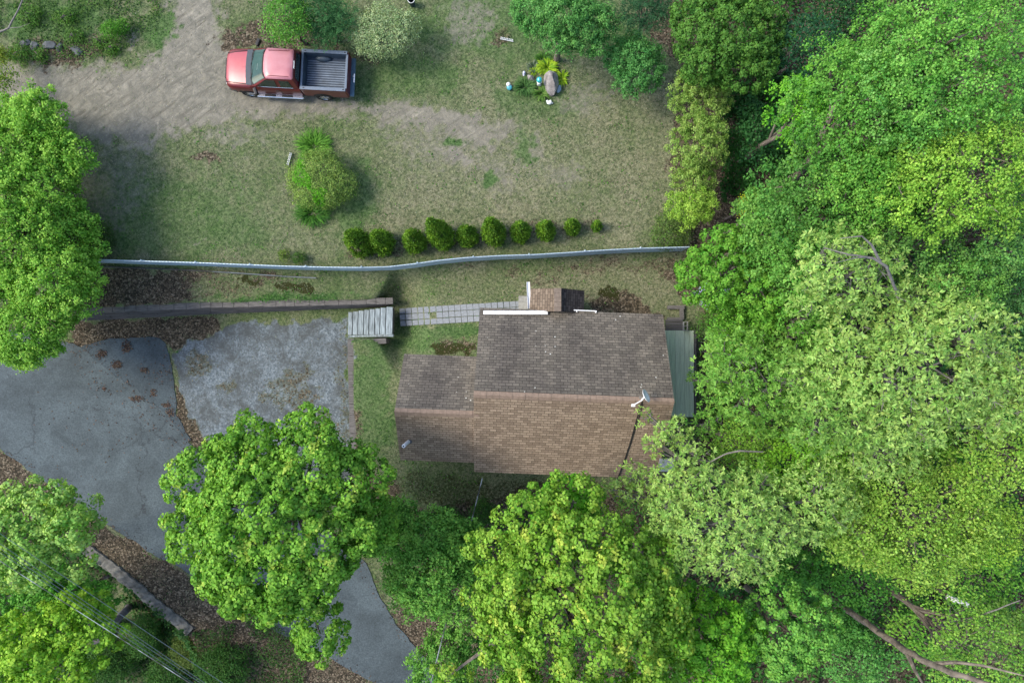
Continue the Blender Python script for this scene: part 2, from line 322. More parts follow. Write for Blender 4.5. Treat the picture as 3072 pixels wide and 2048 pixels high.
# --- asphalt
def asphalt(name, base, crack):
    m, n, l, b = newmat(name); co = N(n, 'ShaderNodeTexCoord').outputs['Object']
    f = noise(n, l, co, 14, 6, .9); r = ramp(n, [(.35, tuple(v*.55 for v in base)), (.65, tuple(v*1.45 for v in base))]); l.new(f.outputs[0], r.inputs[0])
    big = noise(n, l, co, .5, 5, .6, .5); br = ramp(n, [(.35, .72), (.65, 1.2)]); l.new(big.outputs[0], br.inputs[0])
    c = mixc(n, l, 1., r.outputs[0], br.outputs[0], 'MULTIPLY')
    dn = noise(n, l, co, 1.3, 4, .6); vec = mixc(n, l, .55, co, dn.outputs[1])
    v = N(n, 'ShaderNodeTexVoronoi', feature='DISTANCE_TO_EDGE'); v.inputs['Scale'].default_value = .55; l.new(vec, v.inputs['Vector'])
    cr = ramp(n, [(.0, 1.), (.010, 0.)]); l.new(v.outputs[0], cr.inputs[0])
    v2 = N(n, 'ShaderNodeTexVoronoi', feature='DISTANCE_TO_EDGE'); v2.inputs['Scale'].default_value = 2.6; l.new(vec, v2.inputs['Vector'])
    cr2 = ramp(n, [(.0, .7), (.02, 0.)]); l.new(v2.outputs[0], cr2.inputs[0])
    pm = noise(n, l, co, .28, 3); pr = ramp(n, [(.5, 0.), (.62, 1.)]); l.new(pm.outputs[0], pr.inputs[0])
    pr0 = ramp(n, [(.4, 0.), (.5, 1.)]); l.new(pm.outputs[0], pr0.inputs[0])
    k = mixc(n, l, pr.outputs[0], (0, 0, 0), cr2.outputs[0]); k1 = mixc(n, l, pr0.outputs[0], (0, 0, 0), cr.outputs[0]); k2 = mixc(n, l, 1., k1, k, 'ADD')
    km = N(n, 'ShaderNodeMath', operation='MULTIPLY', use_clamp=True); l.new(k2, km.inputs[0]); km.inputs[1].default_value = crack
    c = mixc(n, l, km.outputs[0], c, (.022, .024, .028))
    l.new(c, b.inputs['Base Color']); b.inputs['Roughness'].default_value = .85; b.inputs['Specular IOR Level'].default_value = .25
    bp = N(n, 'ShaderNodeBump'); bp.inputs['Distance'].default_value = .01; l.new(f.outputs[0], bp.inputs['Height']); l.new(bp.outputs[0], b.inputs['Normal'])
    return m
def ragged(pts, z, step=.22, amp=.07, seed=1):
    rnd = random.Random(seed); out = []
    for i in range(len(pts)):
        a = Vector(pts[i]); bb = Vector(pts[(i+1) % len(pts)]); L = (bb-a).length; k = max(1, int(L/step)); nrm = Vector((-(bb-a).y, (bb-a).x, 0)).normalized()
        if L > 40: k = 1
        for j in range(k):
            q = a.lerp(bb, j/k); o = amp*(2*float(fbm(np.array([q.x]), np.array([q.y]), 1.6, 4)[0]) - 1)*2 + rnd.uniform(-amp, amp)*.35
            out.append(Vector((q.x + nrm.x*o, q.y + nrm.y*o, z)))
    return out
def slab(name, pts, z, h, m):
    mb = MB(); pts = ragged(pts, z, seed=len(name)); mb.prism(pts, h); bmesh.ops.triangulate(mb.bm, faces=[f for f in mb.bm.faces if len(f.verts) > 4])
    return mb.build(name, m)
road = [P(x, y, LOW) for x, y in [(-900, 880), (0, 985), (150, 1010), (248, 1045), (330, 1110), (420, 1180), (520, 1262), (570, 1325), (640, 1395), (760, 1460), (900, 1540), (1030, 1620), (1095, 1690), (1140, 1780), (1185, 1868), (1293, 1998), (1330, 2090), (1500, 2500), (1300, 2500), (1160, 2065), (990, 1975), (850, 1900), (700, 1815), (545, 1705), (420, 1635), (290, 1552), (120, 1432), (0, 1345), (-900, 950)]]
tag(slab('asphalt_road', road, LOW-.03, .07, asphalt('asphalt', (.070, .090, .098), .6)), kind='structure')
apron = [P(x, y, LOW) for x, y in [(240, 1046), (300, 1022), (365, 1012), (480, 1013), (500, 1030), (510, 1080), (521, 1150), (531, 1240), (575, 1320), (540, 1340), (440, 1260), (300, 1160), (235, 1090)]]
tag(slab('asphalt_apron', apron, LOW-.03, .064, asphalt('old_asphalt', (.058, .077, .087), .3)), kind='structure')

# ---------------------------------------------------------------- house
def shingles(name, c1, c2, mort, stain, stain_amt, lichen=0.):
    m, n, l, b = newmat(name); uv = N(n, 'ShaderNodeUVMap').outputs[0]; co = N(n, 'ShaderNodeTexCoord').outputs['Object']
    br = N(n, 'ShaderNodeTexBrick'); l.new(uv, br.inputs['Vector'])
    for k, v in (('Scale', 1.), ('Mortar Size', .009), ('Mortar Smooth', .3), ('Bias', 0.), ('Brick Width', .27), ('Row Height', .135)): br.inputs[k].default_value = v
    br.offset = .43; br.squash = 1.0
    br.inputs['Color1'].default_value = (*c1, 1); br.inputs['Color2'].default_value = (*c2, 1); br.inputs['Mortar'].default_value = (*mort, 1)
    f = noise(n, l, co, 30, 3, .7); fr = ramp(n, [(.3, .78), (.7, 1.22)]); l.new(f.outputs[0], fr.inputs[0])
    c = mixc(n, l, 1., br.outputs[0], fr.outputs[0], 'MULTIPLY')
    mp = N(n, 'ShaderNodeMapping'); mp.inputs['Scale'].default_value = (1, .35, 1); l.new(uv, mp.inputs[0])
    t = noise(n, l, mp.outputs[0], .75, 5, .6, .4); tr = ramp(n, [(.42, 0.), (.66, stain_amt)]); l.new(t.outputs[0], tr.inputs[0])
    c = mixc(n, l, tr.outputs[0], c, mixc(n, l, 1., c, stain, 'MULTIPLY'))
    if lichen:
        vo = N(n, 'ShaderNodeTexVoronoi'); vo.inputs['Scale'].default_value = 5.0; l.new(uv, vo.inputs['Vector'])
        a = ramp(n, [(.0, 1.), (.13, 1.), (.16, 0.)]); l.new(vo.outputs['Distance'], a.inputs[0])
        q = noise(n, l, uv, .55, 2); qr = ramp(n, [(.55, 0.), (.6, 1.)]); l.new(q.outputs[0], qr.inputs[0])
        sp = N(n, 'ShaderNodeSeparateColor'); l.new(vo.outputs['Color'], sp.inputs[0]); sr = ramp(n, [(.72, 0.), (.74, 1.)]); l.new(sp.outputs[0], sr.inputs[0])
        k = mixc(n, l, 1., mixc(n, l, 1., a.outputs[0], qr.outputs[0], 'MULTIPLY'), sr.outputs[0], 'MULTIPLY')
        c = mixc(n, l, k, c, (.62, .62, .58))
    l.new(c, b.inputs['Base Color']); b.inputs['Roughness'].default_value = .92; b.inputs['Specular IOR Level'].default_value = .15
    bp = N(n, 'ShaderNodeBump'); bp.inputs['Distance'].default_value = .012; ad = N(n, 'ShaderNodeMath', operation='MULTIPLY_ADD'); l.new(f.outputs[0], ad.inputs[0]); ad.inputs[1].default_value = .4
    iv = N(n, 'ShaderNodeMath', operation='SUBTRACT'); iv.inputs[0].default_value = 1; l.new(br.outputs['Fac'], iv.inputs[1]); l.new(iv.outputs[0], ad.inputs[2])
    l.new(ad.outputs[0], bp.inputs['Height']); l.new(bp.outputs[0], b.inputs['Normal'])
    return m
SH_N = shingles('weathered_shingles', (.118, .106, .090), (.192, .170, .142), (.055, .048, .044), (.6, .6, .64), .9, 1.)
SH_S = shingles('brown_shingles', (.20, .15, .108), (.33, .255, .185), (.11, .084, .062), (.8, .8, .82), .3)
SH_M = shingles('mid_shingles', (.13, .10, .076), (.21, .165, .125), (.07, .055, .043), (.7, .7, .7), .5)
SH_E = shingles('shaded_shingles', (.05, .042, .04), (.10, .085, .08), (.02, .018, .018), (.6, .6, .6), .7)  # canopy's east slope: darker copy with the shade put into its colour
RIDGE = simple('ridge_shingle', (.235, .172, .132), .9, var=.2, nscale=7)
SIDING = simple('cream_siding', (.62, .6, .54), .6, var=.04); WHITE = simple('white_trim', (.78, .79, .8), .45, var=.06, nscale=3)
GLASS = simple('window_glass', (.03, .04, .05), .08, var=.1, spec=.8)
DARKWOOD = simple('dark_timber', (.085, .080, .078), .9, var=.5, nscale=5, bump=.01, stretch=(.25, 4, 4))
TIMBER = simple('weathered_timber', (.115, .108, .102), .9, var=.45, nscale=6, bump=.01, stretch=(.5, 3, 3))
CONC = simple('concrete', (.27, .27, .25), .9, var=.25, nscale=9, bump=.004)

def slope_slab(name, a, b_, c, d_, th, m, parent):
    """a,b eave ends, c,d ridge ends (b->c, a->d); the underside is th lower"""
    me = bpy.data.meshes.new(name); dn = Vector((0, 0, -th)); v = [a, b_, c, d_, a+dn, b_+dn, c+dn, d_+dn]
    f = [(0, 1, 2, 3), (7, 6, 5, 4), (4, 5, 1, 0), (5, 6, 2, 1), (6, 7, 3, 2), (7, 4, 0, 3)]
    me.from_pydata(v, [], f); u = (b_ - a).normalized(); sl_ = (d_ - a); sl_ = (sl_ - u*sl_.dot(u)).normalized()
    uvl = me.uv_layers.new(name='UVMap')
    for p in me.polygons:
        for li in p.loop_indices:
            q = me.vertices[me.loops[li].vertex_index].co - a; uvl.data[li].uv = (q.dot(u) + 10, q.dot(sl_) + 10)
    me.update(); o = link(name, me, m, parent); return o
def gable(root, O, u, v, hl, run, ze, zr, mN, mS, ov=.25, ridge_w=.14, zb=-.05, caps=True, body=True):
    pt = lambda a, b, z: Vector((O.x, O.y, 0)) + u*a + v*b + Vector((0, 0, z))
    slope_slab('roof_slope', pt(-hl, run, ze), pt(hl, run, ze), pt(hl, 0, zr), pt(-hl, 0, zr), .10, mN, root)
    slope_slab('roof_slope', pt(hl, -run, ze), pt(-hl, -run, ze), pt(-hl, 0, zr), pt(hl, 0, zr), .10, mS, root)
    if caps:
        mb = MB(); k = (zr-ze)/run; seg = max(4, int(2*hl/.25))
        for i in range(seg):
            a0 = -hl + 2*hl*i/seg; a1 = -hl + 2*hl*(i+1)/seg - .006; e = .012 + .004*(i % 2)
            for sg in (1, -1): mb.poly([pt(a0, 0, zr+e+.02), pt(a1, 0, zr+e+.03), pt(a1, sg*ridge_w, zr-k*ridge_w+e+.012), pt(a0, sg*ridge_w, zr-k*ridge_w+e)])
        mb.build('ridge_cap', RIDGE, root)
    if body:
        i = run-ov; j = hl-ov; mb = MB(); k = (zr-ze)/run; zt = zr - k*i - .1
        A = [pt(-j, i, zb), pt(-j, -i, zb), pt(-j, -i, zt), pt(-j, 0, zr-.13), pt(-j, i, zt)]; B = [pt(j, i, zb), pt(j, -i, zb), pt(j, -i, zt), pt(j, 0, zr-.13), pt(j, i, zt)]
        mb.poly(A); mb.poly(B); mb.poly([A[0], A[4], B[4], B[0]]); mb.poly([A[1], A[2], B[2], B[1]])
        mb.build('wall', SIDING, root)
        for a0 in (-hl+.01, hl-.01):
            for sg in (1, -1):
                q = MB(); w_ = -.012 if a0 < 0 else .012
                p0 = pt(a0, sg*(run+.003), ze-.015); p1 = pt(a0, 0, zr-.015)
                vs_ = [p0, p1, p1-Vector((0, 0, .16)), p0-Vector((0, 0, .16))]
                lo = [q.bm.verts.new(x - u*w_) for x in vs_]; hi = [q.bm.verts.new(x - u*w_*2) for x in vs_]
                for t in range(4): q.bm.faces.new((lo[t], lo[(t+1) % 4], hi[(t+1) % 4], hi[t]))
                q.bm.faces.new(lo); q.bm.faces.new(hi[::-1]); q.build('rake_board', WHITE, root)
    return pt
ang = R(-2.1); u = Vector((math.cos(ang), math.sin(ang), 0)); v = Vector((-math.sin(ang), math.cos(ang), 0))
house = tag(empty('house'), 'main house under a large gabled roof of worn brown shingles', 'house')
O1 = Vector((2.41, -2.2, 0))
pm_ = gable(house, O1, u, v, 3.9, 3.5, 2.9, 5.5, SH_N, SH_S)
O2 = Vector((-3.1, -2.86, 0))
pw_ = gable(house, Vector((-3.0, -2.85, 0)), u, v, 1.68, 2.26, 2.9, 4.85, SH_N, SH_S)
def window(root, c, ax, nrm, w_, h_):
    rot = Matrix((ax, nrm, Vector((0, 0, 1)))).transposed()
    f = MB()
    for dx, dz, sx, sz in ((0, h_/2, w_+.1, .08), (0, -h_/2, w_+.16, .08), (-w_/2, 0, .08, h_-.08), (w_/2, 0, .08, h_-.08), (0, 0, w_-.08, .04)): f.box(c + ax*dx + Vector((0, 0, dz)), (sx, .07, sz), rot)
    wn = MB().box(c, (w_-.06, .03, h_-.06), rot).build('window', GLASS, root); f.build('frame', WHITE, wn)
for a in (-2.4, -.2, 2.2):
    window(house, pm_(a, -3.262, 1.5), u, v, 1.0, 1.2)
window(house, pm_(2.4, 3.262, 1.5), u, v, 1.0, 1.2); window(house, pm_(3.662, -1.2, 1.6), v, u, 1.0, 1.2); window(house, pw_(-1.442, -.2, 1.5), v, u, .9, 1.1); window(house, pw_(.1, -2.022, 1.5), u, v, .9, 1.1)
# entry canopy on the north side, its ridge running away from the house
ue = -v; ve = u
eo = Vector((0, 0, 0)); A0 = P(1590, 868, 2.6); A1 = P(1752, 868, 2.6)
cx = (A0.x + A1.x)/2; yN = P(0, 869, 2.6).y; yS = 1.25
ent = Vector((cx, (yN+yS)/2, 0)); hl = (yN-yS)/2
ptE = gable(house, ent, ue, ve, hl, (A1.x-A0.x)/2, 2.65, 3.6, SH_E, SH_M, caps=False, body=False)
mb = MB()
for i in range(5): mb.box(Vector((cx-.04, yS + (i+.5)*(yN-yS)/5, 3.585)), (.3, (yN-yS)/5-.01, .04))
mb.build('ridge_cap', simple('ridge_weathered', (.19, .15, .12), .9, var=.3), house)
mb = MB(); mb.box(Vector((cx, (yN+yS)/2-.05, 1.25)), ((A1.x-A0.x)-.5, yN-yS-.3, 2.5)); mb.build('wall', SIDING, house)
rotm = Matrix.Rotation(R(2.5), 3, 'Z')
gut = MB(); g0 = P(1587, 846, 2.55); g1 = P(1588, 926, 2.55)
gut.box((g0+g1)/2 + Vector((-.02, 0, 0)), (.13, (g0-g1).length, .02), rotm).box((g0+g1)/2 + Vector((-.085, 0, .04)), (.012, (g0-g1).length, .09), rotm).box((g0+g1)/2 + Vector((.045, 0, .03)), (.012, (g0-g1).length, .07), rotm)
gut.build('gutter', WHITE, house)
gb = MB(); g0 = P(1450, 938, 3.14); g1 = P(1643, 937, 3.14); L = (g1-g0).length; c0 = (g0+g1)/2
gb.box(c0, (L, .15, .02)).box(c0 + Vector((0, .075, .035)), (L, .012, .09)).box(c0 + Vector((0, -.07, .03)), (L, .012, .07))
gb.box(c0 + Vector((0, -.01, .015)), (L*.98, .04, .012)); gb.build('gutter', WHITE, house)
gb = MB(); g0 = P(1632, 926, 3.0); g1 = P(1790, 933, 3.0); c0 = (g0+g1)/2
gb.box(c0, ((g1-g0).length, .04, .06), Matrix.Rotation(math.atan2((g1-g0).y, (g1-g0).x), 3, 'Z'))
for t in (.02, .3, .62, .98): gb.box(g0.lerp(g1, t) + Vector((0, -.03, .01)), (.05, .09, .05))
gb.build('drip_edge', WHITE, house)
# pipe, dish, cable, chimney
k = (4.85-2.9)/2.26; q = P(1233, 1317, 3.2); zq = 4.85 - k*abs((q - Vector((-3.0, -2.85, 0))).dot(v))
PIPEW = simple('white_pipe', (.8, .82, .84), .35, var=.04); DARK = simple('dark_hole', (.01, .01, .012), .7)
pb = Vector((q.x, q.y, zq)); mb = MB(); mb.cyl(pb - Vector((0, 0, .1)), pb + Vector((-.13, -.11, .66)), .075, seg=20); vp = mb.build('vent_pipe', PIPEW, None, smooth=True)
tag(vp, 'white plumbing vent pipe standing on the side wing roof', 'pipe')
MB().cyl(pb + Vector((-.13, -.11, .661)), pb + Vector((-.13, -.11, .665)), .035, seg=16).build('opening', DARK, vp)
MB().cyl(pb + Vector((0, 0, -.02)), pb + Vector((-.01, -.01, .06)), .13, .07, seg=20).build('flashing', simple('lead', (.12, .12, .13), .5), vp)
dp = P(1925, 1196, 5.45); dish = tag(empty('satellite_dish', dp), 'small white satellite dish fixed to the main roof ridge', 'satellite dish')
bm = MB(); nrm = Vector((.80, .44, .42)).normalized(); qd = nrm.to_track_quat('Z', 'Y').to_matrix()
rr = 8; prev = None
ctr = Vector((.02, .12, .42))
for ri in range(rr+1):
    rad = .31*ri/rr; ring = []
    for k_ in range(28):
        a = 2*math.pi*k_/28; ring.append(bm.bm.verts.new(ctr + qd @ Vector((rad*math.cos(a)*.85, rad*math.sin(a), .9*rad*rad))))
    if prev:
        for k_ in range(28): bm.bm.faces.new((prev[k_], prev[(k_+1) % 28], ring[(k_+1) % 28], ring[k_]))
    prev = ring
bmesh.ops.remove_doubles(bm.bm, verts=bm.bm.verts, dist=.0005)
ds = bm.build('reflector', WHITE, dish, smooth=True); sm = ds.modifiers.new('thick', 'SOLIDIFY'); sm.thickness = .015
MB().tube([(0, 0, 0), (0, .02, .25), tuple(ctr)], .025, 8).build('mast', PIPEW, dish)
MB().tube([tuple(ctr), (-.05, -.02, .35), (-.38, -.2, .40)], .022, 8).box((-.4, -.21, .40), (.14, .1, .09)).build('feed_arm', PIPEW, dish)
MB().box((0, 0, .02), (.2, .2, .02)).build('base_plate', GREYBARK, dish)
BLACK = simple('black_rubber', (.012, .012, .013), .6)
km = 2.6/3.5
def onroof(px, py):
    z = 4.0
    for _ in range(6): q = P(px, py, z); z = 5.5 - km*abs((q-O1).dot(v))
    return P(px, py, z + .03)
mb = MB(); mb.tube([onroof(*p) for p in [(1926, 1203), (1919, 1225), (1905, 1275), (1888, 1335), (1868, 1395), (1850, 1441)]], .016, 6)
mb.tube([onroof(*p) for p in [(1929, 1203), (1924, 1228), (1908, 1280), (1891, 1335), (1871, 1395), (1853, 1441)]], .012, 6)
tag(mb.build('antenna_cable', BLACK, None), 'pair of black cables running down the main roof from the satellite dish', 'cable')
q = onroof(1992, 1388); cap = tag(empty('chimney_flue', q), 'shiny silver metal flue box near the branches over the lower main roof', 'chimney')
MET = simple('galvanised', (.55, .58, .6), .35, metal=.7, var=.2)
MB().box((0, 0, .15), (.42, .42, .5), bevel=.01).build('shaft', MET, cap); MB().box((0, 0, .46), (.6, .55, .04), Matrix.Rotation(R(8), 3, 'X'), .01).build('cap', MET, cap)

# deck and things on the east side
GRN = simple('green_panel', (.44, .53, .38), .5, var=.25, nscale=4, stretch=(6, .3, 1)); GRN2 = simple('pale_green_panel', (.50, .57, .43), .5, var=.25, nscale=4, stretch=(6, .3, 1))
e0 = P(1985, 991, .9); e1 = P(2082, 1250, .9); deck = tag(empty('lean_to_roof', ((e0+e1)/2).to_tuple()), 'green ribbed panel lean-to roof along the east side of the house', 'lean-to')
wd = e1.x - e0.x; ln = e0.y - e1.y; np_ = 7
for i in range(np_):
    mb = MB(); x0 = -wd/2 + wd*i/np_; ww = wd/np_
    mb.box((x0+ww/2, 0, -.004*i), (ww-.012, ln, .03))
    for j in range(3): mb.box((x0 + ww*(j+.5)/3, 0, .02-.004*i), (.022, ln-.004, .016))
    mb.build('roof_panel', GRN if i < 3 else GRN2, deck)
MB().box((wd/2+.06, 0, -.05), (.08, ln, .14)).build('edge_board', DARKWOOD, deck)
for sy in (-1, 1): MB().box((wd/2-.1, sy*(ln/2-.15), -.48), (.1, .1, .82)).build('post', DARKWOOD, deck)
s0 = P(2104, 1035, .1); lad = tag(empty('wooden_steps', s0), 'dark wooden rungs beside the green lean-to roof', 'steps')
for i in range(5): MB().box((-.1, .28-i*.15, .35), (.34, .035, .03)).build('tread', TIMBER, lad)
for sx in (-.28, .08): MB().box((sx, 0, .3), (.035, .85, .12)).build('stringer', DARKWOOD, lad)
bd = P(2022, 974, .6); st_ = tag(empty('plank_stack', bd), 'dark boards laid between the main roof corner and the lean-to', 'planks')
for i in range(4): MB().box((0, -.2+.13*i, .02*(i % 2)), (.78, .12, .05), bevel=.006).build('plank', DARKWOOD, st_)
cb = P(2056, 978, 1.0); blk = MB()
for dx, dy, sx, sy in ((-.085, 0, .025, .4), (.085, 0, .025, .4), (0, .19, .145, .025), (0, -.19, .145, .025), (0, 0, .145, .025)): blk.box(cb + Vector((dx, dy, 0)), (sx, sy, .19), bevel=.003)
tag(blk.build('cinder_block', CONC), 'grey hollow cinder block at the lean-to corner beside the shrubs', 'block')
bx = tag(empty('garden_edging', P(2020, 935, 0)), 'grassy timber-edged bed corner behind the main roof', 'garden edging')
for (x0, y0, x1, y1) in ((2002, 922, 2052, 922), (2044, 926, 2046, 958), (2002, 957, 2040, 957)):
    a = P(x0, y0, .1); b_ = P(x1, y1, .1); dd = b_-a; MB().box((a+b_)/2 - P(2020, 935, 0), (dd.length, .17, .2), Matrix.Rotation(math.atan2(dd.y, dd.x), 3, 'Z'), .01).build('timber', TIMBER, bx)

# service drop from the house corner
mb = MB(); pts = []
for i in range(25):
    t = i/24; px = 1447 + (1255-1447)*t; py = 1434 + (2200-1434)*t; z = 2.9 + 5.0*t - 2.4*math.sin(math.pi*t)*.35; pts.append(P(px, py, z))
mb.tube(pts, .022, 5); WIRE = simple('wire', (.07, .10, .13), .6, spec=.2)
def wavy(n):
    m, nn, l, b = newmat(n); co = N(nn, 'ShaderNodeTexCoord').outputs['Object']; wv = N(nn, 'ShaderNodeTexNoise'); wv.inputs['Scale'].default_value = 1.2; l.new(co, wv.inputs['Vector'])
    r = ramp(nn, [(.45, (.05, .055, .06)), (.55, (.34, .38, .40))]); l.new(wv.outputs[0], r.inputs[0]); l.new(r.outputs[0], b.inputs['Base Color']); b.inputs['Roughness'].default_value = .5; return m
WIRE2 = wavy('twisted_wire')
tag(mb.build('service_wire', WIRE2), 'twisted service wire running from the main roof corner down over the trees', 'wire')
lines = [((150, 1700), (690, 2062), .010), ((165, 1742), (640, 2065), .009), ((158, 1750), (628, 2065), .009), ((150, 1757), (612, 2070), .008), ((130, 1765), (592, 2062), .013)]
lbl = ['uppermost power line over the lower left trees', 'second power line from the road at the lower left', 'thin middle power line of the bundle at the lower left', 'fourth power line from the road at the lower left', 'twisted power line farthest from the road at the lower left']
for i, (p0, p1, rr) in enumerate(lines):
    pts = []
    for j in range(33):
        t = -0.35 + 1.9*j/32; pts.append(P(p0[0] + (p1[0]-p0[0])*t, p0[1] + (p1[1]-p0[1])*t, 7.6 + .5*(t-.6)**2 + .05*i))
    tag(MB().tube(pts, rr, 5).build('power_line', WIRE2 if i == 4 else WIRE), lbl[i], 'power line', 'power lines at the lower left')

# ---------------------------------------------------------------- walls, steps, path
def timber_run(mb_list, pts_top, pts_base, courses, parent, mat, th=.30, seglen=1.35, h=.165, seed=3):
    rnd = random.Random(seed)
    for c in range(courses):
        f = c/(courses-1)                     # 0 at the bottom
        line = [pb.lerp(pt, f) for pt, pb in zip(pts_top, pts_base)]
        zc = LOW - .12 + (c+.5)*h
        off = rnd.uniform(0, seglen); first = True
        for a, b_ in zip(line[:-1], line[1:]):
            dd = Vector((b_.x-a.x, b_.y-a.y, 0)); L = dd.length; dr = dd.normalized(); nn = Vector((-dr.y, dr.x, 0)); t = 0
            s = seglen*(.45 if c == courses-1 else 1)
            while t < L - .02:
                e = min(L, t + s*rnd.uniform(.7, 1.25)); 
                if L - e < .25: e = L
                cc = Vector((a.x, a.y, 0)) + dr*(t+e)/2 + nn*(th/2 + rnd.uniform(-.012, .012))
                MB().box(cc + Vector((0, 0, zc)), (e-t-.012, th*(1 if c < courses-1 else 1.0), h-.006), Matrix.Rotation(math.atan2(dr.y, dr.x) + rnd.uniform(-.006, .006), 3, 'Z'), .012).build('timber', mat[1] if c == courses-1 else mat[0], parent)
                t = e
wallN = tag(empty('timber_retaining_wall'), 'long dark timber retaining wall above the gravel driveway', 'retaining wall')
top = [P(235, 941, 0), P(630, 923, 0), P(1178, 911, 0)]; base = [P(235, 962, LOW), P(630, 943, LOW), P(1150, 921, LOW)]
TOPW = TIMBER
timber_run(None, top, base, 8, wallN, (DARKWOOD, TOPW))
wallE = tag(empty('low_timber_wall'), 'weathered timber wall between the gravel driveway and the house lawn', 'retaining wall')
top = [P(1045, 1392, 0), P(1040, 1014, 0)][::-1]; 
t0 = P(1040, 1016, .05); t1 = P(1049, 1400, .05)
timber_run(None, [t0, t1], [t0, t1], 8, wallE, (DARKWOOD, TIMBER), th=.33, seglen=1.6, seed=8)
stair = tag(empty('timber_stairs', P(1110, 962, 0)), 'weathered grey timber stairs climbing from the driveway to the paved path', 'stairs')
STEPW = simple('grey_step_timber', (.23, .275, .295), .8, var=.6, nscale=4, bump=.006, stretch=(5, .5, 5))
xs = [1043, 1058, 1074, 1091, 1107, 1124, 1140, 1157, 1178]; so_ = P(1110, 962, 0)
for i in range(8):
    z = LOW + .163*(i+1) - .02; xa = P(xs[i], 0, z).x; xb = P(xs[i+1], 0, z).x; ya = P(0, 936-2.2*i, z).y; yb = P(0, 1004 - .2*i, z).y
    if i == 7: yb -= .02
    MB().box(Vector(((xa+xb)/2, (ya+yb)/2, z-.06)) - so_, (xb-xa-.03, ya-yb, .13), Matrix.Rotation(R(-1.5), 3, 'Z'), .012).build('tread', STEPW, stair)
    MB().box(Vector(((xa+xb)/2+.02, (ya+yb)/2, z-.125-.16)) - so_, (xb-xa-.05, ya-yb-.06, .32), Matrix.Rotation(R(-1.5), 3, 'Z')).build('riser_block', DARKWOOD, stair)
a = P(1046, 1009, LOW+.2); b_ = P(1180, 1006, -.02); 
MB().tube([a - so_, b_ - so_], .055, 4).build('stringer', STEPW, stair)
sw = tag(empty('short_timber_wall', P(1100, 1024, 0)), 'short dark timber wall tucked along the foot of the stairs', 'retaining wall')
for c in range(8): MB().box((.12, 0, LOW-.1+.165*(c+.5)), (1.55 - .0*c, .25, .16), Matrix.Rotation(R(2), 3, 'Z'), .01).build('timber', TIMBER if c == 7 else DARKWOOD, sw)

PAVE = simple('paver', (.225, .245, .265), .85, var=.18, nscale=3, bump=.003)
rnd = random.Random(4); proto = None
def paver(px, py, sx=.275, sy=.275):
    global proto
    z = .02 + float(hgt(np.array([P(px, py).x]), np.array([P(px, py).y]))[0])
    if proto is None:
        proto = MB().box((0, 0, 0), (1, 1, .06), bevel=.012).build('paving_stone', PAVE); o = proto
    else: o = proto.copy(); COL.objects.link(o)
    q = P(px, py, z); o.location = q; o.rotation_euler = (rnd.uniform(-.01, .01), rnd.uniform(-.01, .01), R(3) + rnd.uniform(-.03, .03)); o.scale = (sx*rnd.uniform(.95, 1.02), sy*rnd.uniform(.95, 1.0), 1)
    tag(o, 'square grey paving stone laid in the path between stairs and house', 'paving stone', 'paving stones of the path')
for i in range(20):
    for j in range(3):
        px = 1207 + i*18.4 + j*1.2; py = 933 + j*18.4 - i*1.15
        if i == 5 and j == 1 or (i >= 13 and j == 2 and px > 1445) or px > 1578: continue
        if (i, j) in ((16, 2),): continue
        paver(px, py, .272, .272 if j != 2 else .262)
tag(MB().box(P(1570, 908, .1), (.44, .62, .3), bevel=.02).build('concrete_step', CONC), 'plain concrete doorstep between the paved path and the entry canopy', 'step')

# ---------------------------------------------------------------- fence
FEN = simple('blue_grey_slat', (.36, .49, .62), .5, var=.2, nscale=5, spec=.5); RAIL = simple('rail_metal', (.52, .63, .72), .4, metal=.3, var=.1)
fence = tag(empty('slatted_fence'), 'long curving blue-grey slatted chain-link fence between the yard and the house', 'fence')
fpts = []
for (x, y) in fence_px: q = P(x, y+5, 0); z = float(hgt(np.array([q.x]), np.array([q.y]))[0]); fpts.append(P(x, y+5, z))
# resample
dense = []
for a, b_ in zip(fpts[:-1], fpts[1:]):
    k = max(1, int((b_-a).length/.075))
    for j in range(k): dense.append(a.lerp(b_, j/k))
dense.append(fpts[-1])
FH = 1.4; per = 32; i = 0; nspan = 0
while i < len(dense)-1:
    j = min(i+per, len(dense)-1); mb = MB()
    for k in range(i, j):
        a = dense[k]; b_ = dense[k+1]; dd = (b_-a); c = (a+b_)/2
        mb.box(c + Vector((0, 0, FH/2 + .02*((k % 2) - .5))), (dd.length*.92, .012 + .006*(k % 2), FH), Matrix.Rotation(math.atan2(dd.y, dd.x), 3, 'Z'))
    mb.build('slat_panel', FEN, fence)
    MB().tube([p + Vector((0, .0, FH - .03)) for p in dense[i:j+1:4] + ([dense[j]] if (j-i) % 4 else [])], .024, 6).build('top_rail', RAIL, fence)
    mb = MB().cyl(dense[i] + Vector((0, .03, -.1)), dense[i] + Vector((0, .03, FH+.05)), .032, seg=10); mb.sph(dense[i] + Vector((0, .03, FH+.06)), .038, sub=1); mb.build('post', RAIL, fence)
    i = j
WEATH = simple('silver_board', (.15, .17, .18), .85, var=.4, nscale=4, stretch=(.4, 4, 1))
lb = tag(empty('board_edging'), 'line of old silvery boards in the leaves below the fence', 'boards')
for (x0, y0, x1, y1, hh) in ((300, 800, 470, 806, .05), (470, 806, 640, 814, .06), (640, 815, 740, 821, .1), (735, 821, 850, 829, .12), (845, 829, 950, 834, .1)):
    a = G(x0, y0); b_ = G(x1, y1); dd = b_-a; MB().box((a+b_)/2 + Vector((0, 0, .02)), (dd.length, .045, hh*2), Matrix.Rotation(math.atan2(dd.y, dd.x), 3, 'Z'), .008).build('board', WEATH if x0 > 600 else DARKWOOD, lb)
